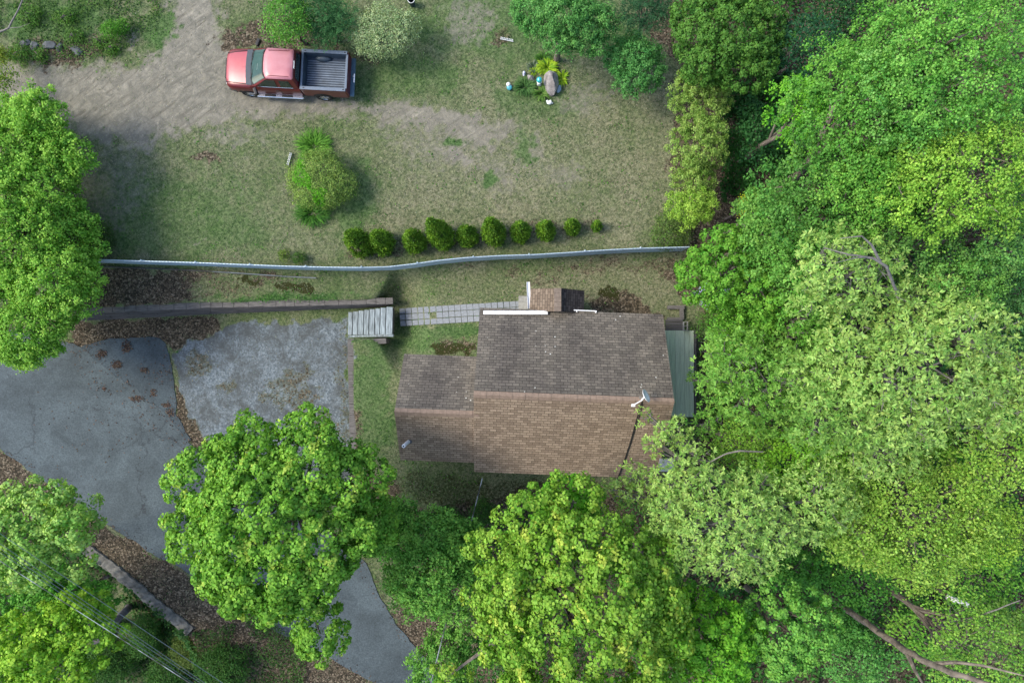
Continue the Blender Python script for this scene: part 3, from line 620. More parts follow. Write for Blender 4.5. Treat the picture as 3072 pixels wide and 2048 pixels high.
# stone wall by the ravine
def rough_wall(name, px, wd, z0, z1, m, label, cat, seed=1, lean=0.):
    rnd = random.Random(seed); mb = MB(); pts = [P(x, y, z1) for x, y in px]; dn = []
    for a, b_ in zip(pts[:-1], pts[1:]):
        k = max(1, int((b_-a).length/.16)); dn += [a.lerp(b_, t/k) for t in range(k)]
    dn.append(pts[-1]); rows = []
    for i, p in enumerate(dn):
        t = (dn[min(i+1, len(dn)-1)] - dn[max(i-1, 0)]).normalized(); nn = Vector((-t.y, t.x, 0)); j = lambda s=.04: rnd.uniform(-s, s)
        prof = [(-wd*.5-lean, z0), (-wd*.5-lean*.6+j(), (z0+z1)/2), (-wd*.5+j(), z1-.08+j(.03)), (-wd*.2+j(), z1+.02+j(.05)), (wd*.2+j(), z1+.03+j(.05)), (wd*.5+j(), z1-.02+j(.04)), (wd*.55, z1-.5)]
        rows.append([mb.bm.verts.new(Vector((p.x, p.y, 0)) + nn*a_ + Vector((0, 0, z_))) for a_, z_ in prof])
    for r0, r1 in zip(rows[:-1], rows[1:]):
        for k in range(len(r0)-1): mb.bm.faces.new((r0[k], r0[k+1], r1[k+1], r1[k]))
    mb.bm.faces.new(rows[0]); mb.bm.faces.new(rows[-1][::-1])
    return tag(mb.build(name, m, smooth=False), label, cat)
ROCKW = simple('mossy_wall_stone', (.135, .13, .115), .9, var=.55, nscale=4, bump=.03)
rough_wall('stone_wall', [(195, 1608), (250, 1645), (338, 1708), (408, 1766), (475, 1826), (530, 1865), (568, 1897)], .55, -2.7, -1.18, ROCKW, 'crumbling grey stone wall edging the leafy bank below the road', 'stone wall', lean=.32)

# ---------------------------------------------------------------- pickup truck (x runs from nose to tail, y to the passenger side)
tz = float(hgt(np.array([-9.8]), np.array([12.1]))[0])
truck = tag(empty('pickup_truck', (-12.93, 12.27, tz), R(-3.0)), 'dark red extended-cab pickup truck with sky sheen coloured into its faded roof and an empty ribbed bed', 'pickup truck')
truck.scale = (.965, .975, .975)
def paintmat(name, base, paler, f0):
    m, n, l, b = newmat(name); co = N(n, 'ShaderNodeTexCoord').outputs['Object']
    t = noise(n, l, co, 1.4, 5, .6); r = ramp(n, [(.35, 0.), (.7, 1.)]); l.new(t.outputs[0], r.inputs[0])
    f = N(n, 'ShaderNodeMath', operation='MULTIPLY_ADD', use_clamp=True); l.new(r.outputs[0], f.inputs[0]); f.inputs[1].default_value = .45; f.inputs[2].default_value = f0
    l.new(mixc(n, l, f.outputs[0], base, paler), b.inputs['Base Color']); b.inputs['Metallic'].default_value = .25
    b.inputs['Roughness'].default_value = .5; b.inputs['Coat Weight'].default_value = .55; b.inputs['Coat Roughness'].default_value = .28
    return m
RED = paintmat('red_paint', (.13, .008, .012), (.16, .02, .022), 0); RED_SKY = paintmat('sky_sheen_red', (.30, .07, .09), (.46, .21, .24), .35)  # roof red is paler and pinker: reflected sky put into the colour
HOODP = paintmat('hood_sheen_red', (.30, .035, .055), (.38, .09, .11), .2)  # lighter than the sides, highlights of the hood put into its colour
TGREY = simple('bed_liner_grey', (.05, .075, .10), .5, var=.25, nscale=3, spec=.5); RAILG = simple('rail_cap', (.13, .165, .215), .45, var=.12)
BUMPG = simple('bumper_grey', (.07, .13, .18), .45, var=.15); CHR = simple('chrome', (.7, .72, .74), .2, metal=.9, var=.05); BLK = simple('black_trim', (.012, .012, .014), .45)
TGLASS = simple('tinted_glass', (.05, .10, .10), .06, var=.1, spec=1.0); RUB = simple('tyre_rubber', (.02, .02, .021), .8)
SGLASS = simple('side_glass', (.02, .03, .028), .05, var=.1, spec=1.0); LENS = simple('lamp_lens', (.6, .62, .62), .15, var=.05); REDL = simple('red_lens', (.35, .01, .01), .2)
def loft(secs, name, m, parent, close=True, smooth=True):
    mb = MB(); rows = [[mb.bm.verts.new(p) for p in s] for s in secs]
    for a, b_ in zip(rows[:-1], rows[1:]):
        for k in range(len(a)-1): mb.bm.faces.new((a[k], a[k+1], b_[k+1], b_[k]))
    if close: mb.bm.faces.new(rows[0]); mb.bm.faces.new(rows[-1][::-1])
    return mb.build(name, m, parent, smooth=smooth)
def fend(x, w_, zt, zb=.5, crown=.03):
    h = [(w_, zb), (w_+.01, zt-.38), (w_, zt-.22), (w_-.03, zt-.09), (w_-.10, zt-.02), (w_-.17, zt)]
    return [(x, -a, z) for a, z in h] + [(x, a, z) for a, z in h[::-1]]
body = loft([fend(.13, .70, .98, .62), fend(.17, .78, 1.03), fend(.28, .87, 1.08), fend(.5, .91, 1.12), fend(.95, .925, 1.16), fend(1.32, .925, 1.19)], 'fender', RED, truck)
def hoods(x, w_, zt):
    h = [(w_, zt-.05), (w_-.02, zt), (w_*.75, zt+.025), (w_*.3, zt+.045), (0, zt+.048)]
    return [(x, -a, z) for a, z in h] + [(x, a, z) for a, z in h[::-1][1:]]
loft([hoods(.15, .60, 1.0), hoods(.20, .64, 1.05), hoods(.32, .67, 1.085), hoods(.6, .70, 1.135), hoods(.95, .73, 1.17), hoods(1.22, .75, 1.20)], 'hood', HOODP, truck, close=True)
MB().tube([(.24, 0, 1.115), (.6, 0, 1.165), (1.2, 0, 1.25)], .008, 4).build('hood_crease', RED_SKY, truck)
for sy in (-1, 1): MB().tube([(.19, .655*sy, 1.06), (.6, .715*sy, 1.125), (1.22, .765*sy, 1.19)], .016, 5).build('hood_gap', BLK, truck)
# lower cab and doors
loft([[(x, -w_, .5), (x, -w_-.01, .82), (x, -w_, .98), (x, -w_+.03, 1.10), (x, -w_+.09, 1.20), (x, w_-.09, 1.20), (x, w_-.03, 1.10), (x, w_, .98), (x, w_+.01, .82), (x, w_, .5)] for x, w_ in ((1.321, .92), (2.4, .925), (3.63, .92))], 'cab_lower', RED, truck)
# greenhouse
rings = [(1.20, 1.42, 3.63, .85, .85), (1.30, 1.56, 3.62, .835, .83), (1.74, 2.12, 3.54, .705, .70), (1.80, 2.20, 3.50, .68, .675)]
def ring(z, x0, x1, w0, w1):
    return [(x0-.05, 0, z), (x0-.03, -w0*.55, z), (x0+.05, -w0*.9, z), (x0+.14, -w0, z), (x1-.05, -w1, z), (x1, -w1*.93, z), (x1, 0, z), (x1, w1*.93, z), (x1-.05, w1, z), (x0+.14, w0, z), (x0+.05, w0*.9, z), (x0-.03, w0*.55, z)]
mb = MB(); rr_ = [[mb.bm.verts.new(p) for p in ring(*r)] for r in rings]
for a, b_ in zip(rr_[:-1], rr_[1:]):
    for k in range(12): mb.bm.faces.new((a[k], a[(k+1) % 12], b_[(k+1) % 12], b_[k]))
mb.build('cab_pillars', RED, truck, smooth=True)
mb = MB(); rf = [[mb.bm.verts.new(p) for p in ring(*r)] for r in ((1.79, 2.17, 3.50, .69, .685), (1.83, 2.22, 3.47, .655, .65), (1.855, 2.40, 3.36, .52, .52), (1.862, 2.6, 3.2, .3, .3))]
for a, b_ in zip(rf[:-1], rf[1:]):
    for k in range(12): mb.bm.faces.new((a[k], a[(k+1) % 12], b_[(k+1) % 12], b_[k]))
mb.bm.faces.new(rf[-1]); mb.build('roof', RED_SKY, truck, smooth=True)
for sy in (-1, 1): MB().tube([(2.36, .56*sy, 1.858), (2.8, .575*sy, 1.864), (3.32, .575*sy, 1.852)], .011, 5).build('roof_groove', RED, truck)
def panel(name, pts, m, parent=truck, off=(0, 0, 0), th=.008):
    mb = MB(); pts = [Vector(p) + Vector(off) for p in pts]; nn = (pts[1]-pts[0]).cross(pts[-1]-pts[0]).normalized()*th
    lo = [mb.bm.verts.new(p - nn) for p in pts]; hi = [mb.bm.verts.new(p + nn) for p in pts]; k_ = len(pts)
    mb.bm.faces.new(lo[::-1]); mb.bm.faces.new(hi)
    for t in range(k_): mb.bm.faces.new((lo[t], lo[(t+1) % k_], hi[(t+1) % k_], hi[t]))
    return mb.build(name, m, parent)
# windshield as curved strips
def wsrow(z, x0, w0): return [(x0+.10, -w0*.93, z), (x0-.0, -w0*.75, z), (x0-.035, -w0*.4, z), (x0-.045, 0, z), (x0-.035, w0*.4, z), (x0, w0*.75, z), (x0+.10, w0*.93, z)]
loft([wsrow(1.255, 1.44, .84), wsrow(1.50, 1.77, .765), wsrow(1.765, 2.115, .70)], 'windshield', TGLASS, truck, close=False)
loft([wsrow(1.775, 2.10, .71), wsrow(1.805, 2.15, .70)], 'windshield_trim', BLK, truck, close=False); loft([wsrow(1.225, 1.36, .86), wsrow(1.262, 1.425, .85)], 'cowl_seal', BLK, truck, close=False)
loft([[(1.16, -.80, 1.215), (1.13, -.4, 1.245), (1.12, 0, 1.252), (1.13, .4, 1.245), (1.16, .80, 1.215)], [(1.42, -.82, 1.225), (1.38, -.4, 1.25), (1.36, 0, 1.255), (1.38, .4, 1.25), (1.42, .82, 1.225)]], 'cowl', simple('cowl_grey', (.05, .065, .08), .6), truck, close=False)
for y0 in (-.55, .12): MB().tube([(1.36, y0, 1.27), (1.46, y0+.25, 1.315), (1.50, y0+.58, 1.33)], .012, 5).build('wiper', BLK, truck)
MB().tube([(1.75, -.22, 1.515), (1.78, .06, 1.535)], .01, 4).build('inspection_sticker', simple('sticker', (.35, .4, .38), .5), truck)
panel('rear_window', [(3.642, -.62, 1.34), (3.642, .62, 1.34), (3.572, .56, 1.70), (3.572, -.56, 1.70)], SGLASS)
for sy in (-1, 1):
    panel('side_window', [(1.72, -.851*sy*-1, 1.25), (2.62, .851*sy, 1.25), (2.62, .725*sy, 1.69), (2.20, .725*sy, 1.69)], SGLASS, off=(0, .004*sy, 0))
    panel('side_window', [(2.80, .851*sy, 1.25), (3.34, .851*sy, 1.25), (3.24, .725*sy, 1.67), (2.80, .725*sy, 1.67)], SGLASS, off=(0, .004*sy, 0))
    MB().tube([(1.70, .868*sy, 1.235), (3.36, .868*sy, 1.235)], .012, 4).build('window_trim', CHR if sy < 0 else BLK, truck)
    MB().box((2.71, .935*sy, .82), (.012, .006, .56)).build('door_seam', BLK, truck); MB().box((1.42, .935*sy, .82), (.012, .006, .56)).build('door_seam', BLK, truck)
    MB().box((2.62-.05, .94*sy, 1.0), (.16, .02, .035), bevel=.005).build('door_handle', BLK, truck)
    mi = empty('side_mirror'); mi.parent = truck
    MB().box((1.66, 1.12*sy, 1.27), (.14, .32, .22), Matrix.Rotation(R(-20*sy), 3, 'Z'), .03).build('housing', BLK, mi)
    MB().tube([(1.62, .90*sy, 1.2), (1.64, 1.02*sy, 1.24)], .025, 6).build('arm', BLK, mi); MB().box((1.725, 1.115*sy, 1.27), (.006, .19, .16), Matrix.Rotation(R(-20*sy), 3, 'Z')).build('glass', CHR, mi)
    rb = MB().tube([(1.42, 1.0*sy, .44), (1.46, 1.03*sy, .44), (3.56, 1.03*sy, .44), (3.6, 1.0*sy, .44)], .05, 10).box((2.5, .97*sy, .47), (2.1, .12, .02)).build('running_board', CHR, truck)
    for x in (2.05, 2.85): MB().box((x, .995*sy, .495), (.5, .1, .012)).build('step_pad', BLK, rb)
    MB().box((.20, .60*sy, .88), (.10, .26, .17), Matrix.Rotation(R(14*sy), 3, 'Z'), .03).build('headlight', LENS, truck)
    MB().box((5.78, .84*sy, .95), (.05, .12, .38), bevel=.01).build('tail_light', REDL, truck)
    for wx in (1.06, 4.56):
        wh = empty('wheel'); wh.parent = truck
        mb = MB(); prof = [(.24, .09), (.33, .115), (.375, .10), (.385, .05), (.385, -.05), (.375, -.10), (.33, -.115), (.24, -.09)]; rw = []
        for k_ in range(32):
            a = 2*math.pi*k_/32; rw.append([mb.bm.verts.new((wx + r_*math.cos(a), .84*sy + o_, .385 + r_*math.sin(a))) for r_, o_ in prof])
        for k_ in range(32):
            for t in range(7): mb.bm.faces.new((rw[k_][t], rw[(k_+1) % 32][t], rw[(k_+1) % 32][t+1], rw[k_][t+1]))
        mb.build('tyre', RUB, wh, smooth=True)
        mb = MB(); yo = .84*sy
        mb.cyl((wx, yo-.06*sy, .385), (wx, yo+.055*sy, .385), .25, seg=28).cyl((wx, yo+.05*sy, .385), (wx, yo+.105*sy, .385), .06, seg=14)
        for k_ in range(5):
            a = 2*math.pi*k_/5; mb.box((wx + .13*math.cos(a), yo+.065*sy, .385+.13*math.sin(a)), (.20, .03, .07), Matrix.Rotation(-a, 3, 'Y'), .006)
        for k_ in range(28):
            a = 2*math.pi*k_/28; a2 = 2*math.pi*(k_+1)/28; mb.cyl((wx+.25*math.cos(a), yo+.08*sy, .385+.25*math.sin(a)), (wx+.25*math.cos(a2), yo+.08*sy, .385+.25*math.sin(a2)), .014, seg=5)
        mb.build('rim', CHR, wh)
        mb = MB(); pts_ = [(wx + .46*math.cos(math.pi*k_/16), .9285*sy, .50 + .0 + .36*math.sin(math.pi*k_/16)) for k_ in range(17)]; mb.poly(pts_)
        mb.prism([(wx + .46, .80*sy, .5), (wx - .46, .80*sy, .5), (wx-.46, .927*sy, .5), (wx+.46, .927*sy, .5)], .01); mb.build('wheel_arch', BLK, truck)
# bed
mb = MB(); bx0, bx1 = 3.70, 5.77
for sy in (-1, 1): mb.box(((bx0+bx1)/2, .865*sy, .90), (bx1-bx0, .12, .80), bevel=.02)
mb.box((bx0+.03, 0, .95), (.06, 1.60, .62)); mb.build('bed_side', RED, truck)
MB().box((5.80, 0, .93), (.07, 1.80, .62), bevel=.02).build('tailgate', RED, truck)
MB().box((3.675, 0, .9), (.06, 1.66, .7)).build('bed_gap', BLK, truck)
mb = MB(); fl = .78; mb.box(((bx0+bx1)/2, 0, fl-.02), (bx1-bx0-.08, 1.6, .03))
bf = mb.build('bed_floor', simple('shaded_liner', (.035, .055, .085), .5, var=.3, nscale=3, spec=.5), truck)  # floor coloured dark for the shade in the grooves
mb = MB()
for k_ in range(12): mb.box(((bx0+bx1)/2+.02, -.60 + k_*.109, fl+.012), (bx1-bx0-.22, .045, .034), bevel=.006)
mb.build('ribs', simple('lit_rib_top', (.15, .19, .24), .4, var=.3, nscale=3, spec=.6), bf)  # paler copy of the liner colour, painting the light on the ribs
mb = MB()
for sy in (-1, 1): mb.box(((bx0+bx1)/2, .785*sy, 1.01), (bx1-bx0-.1, .03, .46)); mb.sph((4.56, .70*sy, .82), .18, (2.1, .75, 1.0), 3)
mb.box((bx0+.075, 0, 1.0), (.03, 1.54, .46)).box((bx1-.04, 0, 1.0), (.03, 1.54, .44)); mb.build('bed_liner', TGREY, truck, smooth=True)
mb = MB()
for sy in (-1, 1): mb.box(((bx0+bx1)/2, .845*sy, 1.315), (bx1-bx0+.03, .15, .035), bevel=.012)
mb.box((bx0+.04, 0, 1.312), (.09, 1.56, .03), bevel=.008).box((bx1+.0, 0, 1.262), (.10, 1.56, .03), bevel=.008); rc = mb.build('bed_rail', RAILG, truck)
for x in (bx0+.16, bx1-.09):
    for sy in (-1, 1): MB().box((x, .845*sy, 1.335), (.07, .045, .006)).build('stake_hole', BLK, rc)
MB().box((5.92, 0, .60), (.22, 1.76, .14), bevel=.03).build('rear_bumper', BUMPG, truck); MB().box((6.0, -.05, .66), (.06, .40, .05), bevel=.008).build('licence_plate_recess', CHR, truck)
MB().cyl((5.96, 0, .66), (5.96, 0, .74), .025).sph((5.96, 0, .76), .03).build('tow_ball', CHR, truck)
loft([[(.0+dx, -.62, z), (-.06+dx, -.3, z), (-.07+dx, 0, z), (-.06+dx, .3, z), (.0+dx, .62, z), (.16+dx, .84, z), (.5+dx, .93, z), (.5+dx, .8, z), (.2, .7, z), (.2, -.7, z), (.5+dx, -.8, z), (.5+dx, -.93, z), (.16+dx, -.84, z)] for z, dx in ((.48, .02), (.55, 0), (.66, 0), (.70, .03))], 'front_bumper', simple('dark_bumper', (.05, .07, .075), .35, spec=.7), truck)
MB().box((.10, 0, .86), (.07, .92, .20), bevel=.01).build('grille', BLK, truck)
MB().box((3.50, .13, 1.785), (.05, .05, .03), bevel=.01).box((3.50, -.13, 1.785), (.05, .05, .03), bevel=.01).box((3.515, 0, 1.77), (.05, .36, .04), bevel=.01).build('brake_lamp', LENS, truck)

# ---------------------------------------------------------------- foliage builder
def leafcloud(name, pos, nrm, size, asp, col, m, parent=None, along=None, rng=None, droop=.18, fold=.12, kind=None):
    n_ = len(pos); nrm = nrm/np.maximum(np.linalg.norm(nrm, axis=1, keepdims=True), 1e-6)
    if along is None: along = rng.normal(size=(n_, 3))
    t = along - nrm*(along*nrm).sum(1, keepdims=True); t /= np.maximum(np.linalg.norm(t, axis=1, keepdims=True), 1e-6)
    b_ = np.cross(nrm, t); s = np.asarray(size).reshape(-1, 1)*np.ones((n_, 1))
    v = np.empty((n_, 4, 3)); v[:, 0] = pos - t*s*.5; v[:, 2] = pos + t*s*.5 - nrm*s*droop
    v[:, 1] = pos + b_*s*asp*.5 + t*s*.05 - nrm*s*fold; v[:, 3] = pos - b_*s*asp*.5 + t*s*.05 - nrm*s*fold
    me = quadmesh(name, v.reshape(-1, 3), np.arange(n_*4).reshape(-1, 4))
    a = me.attributes.new('tint', 'FLOAT_COLOR', 'FACE'); a.data.foreach_set('color', np.concatenate([np.clip(col, 0, 1), np.ones((n_, 1))], 1).astype(np.float32).ravel())
    return link(name, me, m, parent)
def unit(v): return v/np.maximum(np.linalg.norm(v, axis=-1, keepdims=True), 1e-9)
def surf(lobes, spacing, rng, zmin=-.35):
    """points and normals spread over the outside of a set of ellipsoidal lobes"""
    ps, ns, ws = [], [], []
    for (c, r) in lobes:
        r = np.array(r); area = 4*math.pi*((r[0]*r[1])**1.6/3 + (r[0]*r[2])**1.6/3 + (r[1]*r[2])**1.6/3)**(1/1.6)
        k = max(8, int(area/spacing**2)); i = np.arange(k) + .5
        ph = np.arccos(1-2*i/k); th = math.pi*(1+5**.5)*i + rng.rand()*6
        dd = np.stack([np.cos(th)*np.sin(ph), np.sin(th)*np.sin(ph), np.cos(ph)], 1); dd = unit(dd + rng.normal(size=dd.shape)*.10)
        dd = dd[dd[:, 2] > zmin]; rad = 1 + rng.uniform(-.30, .13, (len(dd), 1)); ps.append(np.array(c) + dd*r*rad); ns.append(unit(dd/r)); ws.append(np.full(len(dd), len(ws)))
    p = np.concatenate(ps); nn = np.concatenate(ns); wi = np.concatenate(ws); keep = np.ones(len(p), bool)
    for j, (c, r) in enumerate(lobes):
        q = (p - np.array(c))/np.array(r); keep &= ~(((q**2).sum(1) < .62) & (wi != j))
    return p[keep], nn[keep], wi[keep]
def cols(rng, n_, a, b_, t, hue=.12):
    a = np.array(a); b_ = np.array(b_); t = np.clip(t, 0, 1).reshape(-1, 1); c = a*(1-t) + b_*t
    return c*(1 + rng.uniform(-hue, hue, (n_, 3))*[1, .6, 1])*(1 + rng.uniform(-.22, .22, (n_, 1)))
def foliage(style, lobes, ca, cb, rng, dens=1., scale=1., accent=None, name='crown', parent=None, mat=None):
    up = np.array([0, 0, 1.])
    if style == 'ash':             # looser clumps of medium leaves
        sp = .40*scale/dens**.5; p, nn, wi = surf(lobes, sp, rng); p = p + rng.normal(size=p.shape)*.10; k = 70; P0 = np.repeat(p, k, 0); n0 = np.repeat(unit(nn + up*.5), k, 0); m_ = len(P0)
        rr = .30*scale*np.repeat(rng.uniform(.5, 1.4, len(p)), k).reshape(-1, 1); dd = unit(rng.normal(size=(m_, 3)) + n0*.6); pos = P0 + dd*rr*rng.uniform(.3, 1.1, (m_, 1))
        nr = unit(dd*.6 + rng.normal(size=(m_, 3))*.5 + up*.45); t = np.repeat(rng.beta(1.6, 2., len(p)), k)*.75 + .3*(dd*n0).sum(1) - .08 + rng.uniform(-.15, .25, m_)  # leaves on the clump's outside coloured lighter, as if lit from above
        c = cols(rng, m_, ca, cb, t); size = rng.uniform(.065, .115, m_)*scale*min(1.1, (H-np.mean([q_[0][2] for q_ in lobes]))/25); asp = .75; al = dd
    elif style == 'maple':           # domed clumps of broad overlapping leaves
        sp = .54*scale/dens**.5; p, nn, wi = surf(lobes, sp, rng); k = int(120*dens**.3); rc = .37*scale
        p = p + rng.normal(size=p.shape)*.06*scale; P0 = np.repeat(p, k, 0); n0 = np.repeat(unit(nn + up*.35), k, 0); m_ = len(P0)
        dd = unit(rng.normal(size=(m_, 3))*.85 + n0*.95); rr = rc*np.repeat(rng.uniform(.55, 1.3, len(p)), k).reshape(-1, 1)
        pos = P0 + dd*rr*rng.uniform(.66, 1.06, (m_, 1)); nr = unit(dd + rng.normal(size=(m_, 3))*.42 + up*.15)
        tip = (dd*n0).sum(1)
        t = np.repeat(rng.beta(1.6, 2.2, len(p)), k)*.55 + .5*tip - .08 + rng.uniform(-.15, .22, m_)  # outward leaves lighter: new growth, plus light from above put into the colour
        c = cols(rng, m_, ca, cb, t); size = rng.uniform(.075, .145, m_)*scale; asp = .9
        al = dd - up*.6
    elif style == 'oak':           # rosettes of long narrow leaves
        sp = .30*scale/dens**.5; p, nn, wi = surf(lobes, sp, rng); p = p + rng.normal(size=p.shape)*.09; q = 3; p = np.repeat(p, q, 0) + rng.normal(size=(len(p)*q, 3))*.13; nn = np.repeat(nn, q, 0)
        k = 8; cen = p; ax = unit(nn + up*.8 + rng.normal(size=p.shape)*.5); P0 = np.repeat(cen, k, 0); A = np.repeat(ax, k, 0); m_ = len(P0)
        rd = rng.normal(size=(m_, 3)); rd = unit(rd - A*(rd*A).sum(1, keepdims=True)); al = unit(rd + A*rng.uniform(-.1, .8, (m_, 1)))
        size = rng.uniform(.10, .17, m_)*scale; pos = P0 + al*size.reshape(-1, 1)*.55; nr = unit(A - al*(al*A).sum(1, keepdims=True) + rng.normal(size=(m_, 3))*.2)
        t = np.repeat(rng.beta(1.5, 1.8, len(cen)), k)*.8 + rng.uniform(-.1, .3, m_); c = cols(rng, m_, ca, cb, t); asp = .36
    elif style == 'small':         # sprays of small leaves
        sp = .36*scale/dens**.5; p, nn, wi = surf(lobes, sp, rng); k = 46; P0 = np.repeat(p, k, 0); n0 = np.repeat(unit(nn + up*.9), k, 0); m_ = len(P0)
        sd = np.repeat(unit(rng.normal(size=p.shape)), k, 0); off = rng.normal(size=(m_, 3))*.13*scale + sd*rng.uniform(-.34, .34, (m_, 1))*scale
        off = off - n0*(off*n0).sum(1, keepdims=True)*.55; pos = P0 + off; nr = unit(n0 + rng.normal(size=(m_, 3))*.6)
        size = rng.uniform(.06, .105, m_)*scale; t = np.repeat(rng.beta(1.5, 1.8, len(p)), k)*.7 + rng.uniform(-.1, .4, m_); c = cols(rng, m_, ca, cb, t); asp = .7; al = sd + rng.normal(size=(m_, 3))*.7
    elif style == 'shrub':         # tight small leaves over a rounded bush
        sp = .15*scale/dens**.5; p, nn, wi = surf(lobes, sp, rng); p = p*1.0; k = 16; P0 = np.repeat(p, k, 0); n0 = np.repeat(nn, k, 0); m_ = len(P0)
        pos = P0 + rng.normal(size=(m_, 3))*.075*scale; nr = unit(n0 + up*.4 + rng.normal(size=(m_, 3))*.55); size = rng.uniform(.05, .085, m_)*scale
        t = np.repeat(rng.beta(1.4, 1.6, len(p)), k)*.8 + rng.uniform(-.15, .35, m_); c = cols(rng, m_, ca, cb, t); asp = .6; al = None
    elif style == 'cedar':         # upright feathery fans
        sp = .085*scale/dens**.5; p, nn, wi = surf(lobes, sp, rng, -.8); k = 9; P0 = np.repeat(p, k, 0); n0 = np.repeat(nn, k, 0); m_ = len(P0)
        al = unit(n0*.6 + up*.9 + rng.normal(size=(m_, 3))*.45); pos = P0 + rng.normal(size=(m_, 3))*.03*scale + al*.03; nr = unit(np.cross(al, rng.normal(size=(m_, 3))) + n0*.5)
        size = rng.uniform(.06, .12, m_)*scale; g_ = fbm(P0[:, 0]*3, P0[:, 1]*3 + P0[:, 2]*2, 1.2, 2); t = g_*.7 + rng.uniform(-.15, .45, m_); c = cols(rng, m_, ca, cb, t); asp = .38
    elif style == 'needle':        # dark layered boughs
        sp = .26*scale/dens**.5; p, nn, wi = surf(lobes, sp, rng); k = 44; P0 = np.repeat(p, k, 0); m_ = len(P0); hd = nn.copy(); hd[:, 2] *= .2; hd = np.repeat(unit(hd + rng.normal(size=nn.shape)*.25), k, 0)
        s_ = rng.uniform(-.35, .45, (m_, 1)); side = unit(np.cross(hd, up)); w_ = rng.uniform(-1, 1, (m_, 1))*(.5-s_)*.32
        pos = P0 + hd*s_*scale + side*w_*scale + rng.normal(size=(m_, 3))*.03; al = hd + side*np.sign(w_)*.8; nr = unit(up + rng.normal(size=(m_, 3))*.3); size = rng.uniform(.08, .15, m_)*scale
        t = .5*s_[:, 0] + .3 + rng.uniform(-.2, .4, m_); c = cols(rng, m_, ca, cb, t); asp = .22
    if accent is not None:
        ac, frac, sc_ = accent; w_ = fbm(pos[:, 0] + 31, pos[:, 1] + pos[:, 2]*.4, sc_, 2); th = np.quantile(w_, 1-frac); msk = (w_ > th) & (rng.rand(len(pos)) < .8)
        c[msk] = np.array(ac)*(1 + rng.uniform(-.2, .2, (msk.sum(), 1)))
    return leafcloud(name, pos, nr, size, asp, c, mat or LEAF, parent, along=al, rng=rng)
def autolobes(px, py, rx, ry, zt, depth, nl, rng, rot=0., lr=.40, flat=.75, droop=1.0):
    """lobes of one crown; (px,py) centre and (rx,ry) half sizes as surveyed at height zt-depth/3"""
    c0 = P(px, py, zt - depth*.4); k = (H - zt + depth*.4)/2048; RX, RY = rx*k, ry*k; L = []
    for i in range(nl):
        f = math.sqrt((i+.5)/nl)*(1-lr*.9) if i else 0; a = i*2.39996 + rng.uniform(-.3, .3); ux, uy = f*math.cos(a), f*math.sin(a)
        s = lr*rng.uniform(.75, 1.2)*(1.15 - .25*f); cx_, cy_ = ux*RX, uy*RY; ca_, sa_ = math.cos(rot), math.sin(rot); X_, Y_ = cx_*ca_-cy_*sa_, cx_*sa_+cy_*ca_
        m_ = (RX*RY)**.5; r = (s*(RX+m_)/2, s*(RY+m_)/2, s*m_*flat); z = zt - r[2] - depth*droop*(f*1.15)**2*rng.uniform(.6, 1.1) - rng.uniform(0, .22)*depth
        L.append(((c0.x+X_, c0.y+Y_, z), r))
    return L
def trunk_mesh(root, base, lobes, m, r0=.22, rng=None, twigs=0, name='trunk', tw_pts=None):
    mb = MB(); cx_ = np.mean([l_[0] for l_ in lobes], 0); zlow = min(l_[0][2] for l_ in lobes)
    hubz = max(base.z + .4*(cx_[2]-base.z), base.z+.3); hub = Vector((base.x*.7 + cx_[0]*.3, base.y*.7 + cx_[1]*.3, hubz))
    top = Vector((cx_[0], cx_[1], cx_[2] + .2)); mid = hub.lerp(top, .5) + Vector((rng.uniform(-.2, .2), rng.uniform(-.2, .2), 0))
    mb.tube([base, base.lerp(hub, .5) + Vector((rng.uniform(-.1, .1)*r0*3, rng.uniform(-.1, .1)*r0*3, 0)), hub, mid, top], [r0*1.25, r0, r0*.8, r0*.5, r0*.18], 9)
    for c, r in lobes:
        c = Vector(c); s = hub.lerp(mid, rng.uniform(0, .9)); dd = c - s; mp_ = s + dd*.5 + Vector((rng.uniform(-.1, .1), rng.uniform(-.1, .1), .12))*dd.length
        mb.tube([s, mp_, c], [r0*.42, r0*.28, r0*.13], 6)
        for t in range(twigs):
            a = rng.uniform(0, 6.28); e = c + Vector((math.cos(a)*r[0], math.sin(a)*r[1], rng.uniform(-.1, .85)*r[2]))*rng.uniform(.75, .98)
            q = c.lerp(e, .5) + Vector((rng.uniform(-.1, .1), rng.uniform(-.1, .1), rng.uniform(-.05, .15)))*r[0]
            st = mp_.lerp(c, rng.uniform(.3, 1)); mb.tube([st, q, e], [r0*.11+.008, r0*.06+.006, .006], 4)
            for _ in range(2): e2 = q + (e-q)*rng.uniform(.2, .6); mb.tube([e2, e2 + Vector((rng.uniform(-1, 1), rng.uniform(-1, 1), rng.uniform(0, .7)))*r[0]*.35], [.012, .004], 3)
    return mb.build(name, m, root, smooth=True)
SEED = [0]
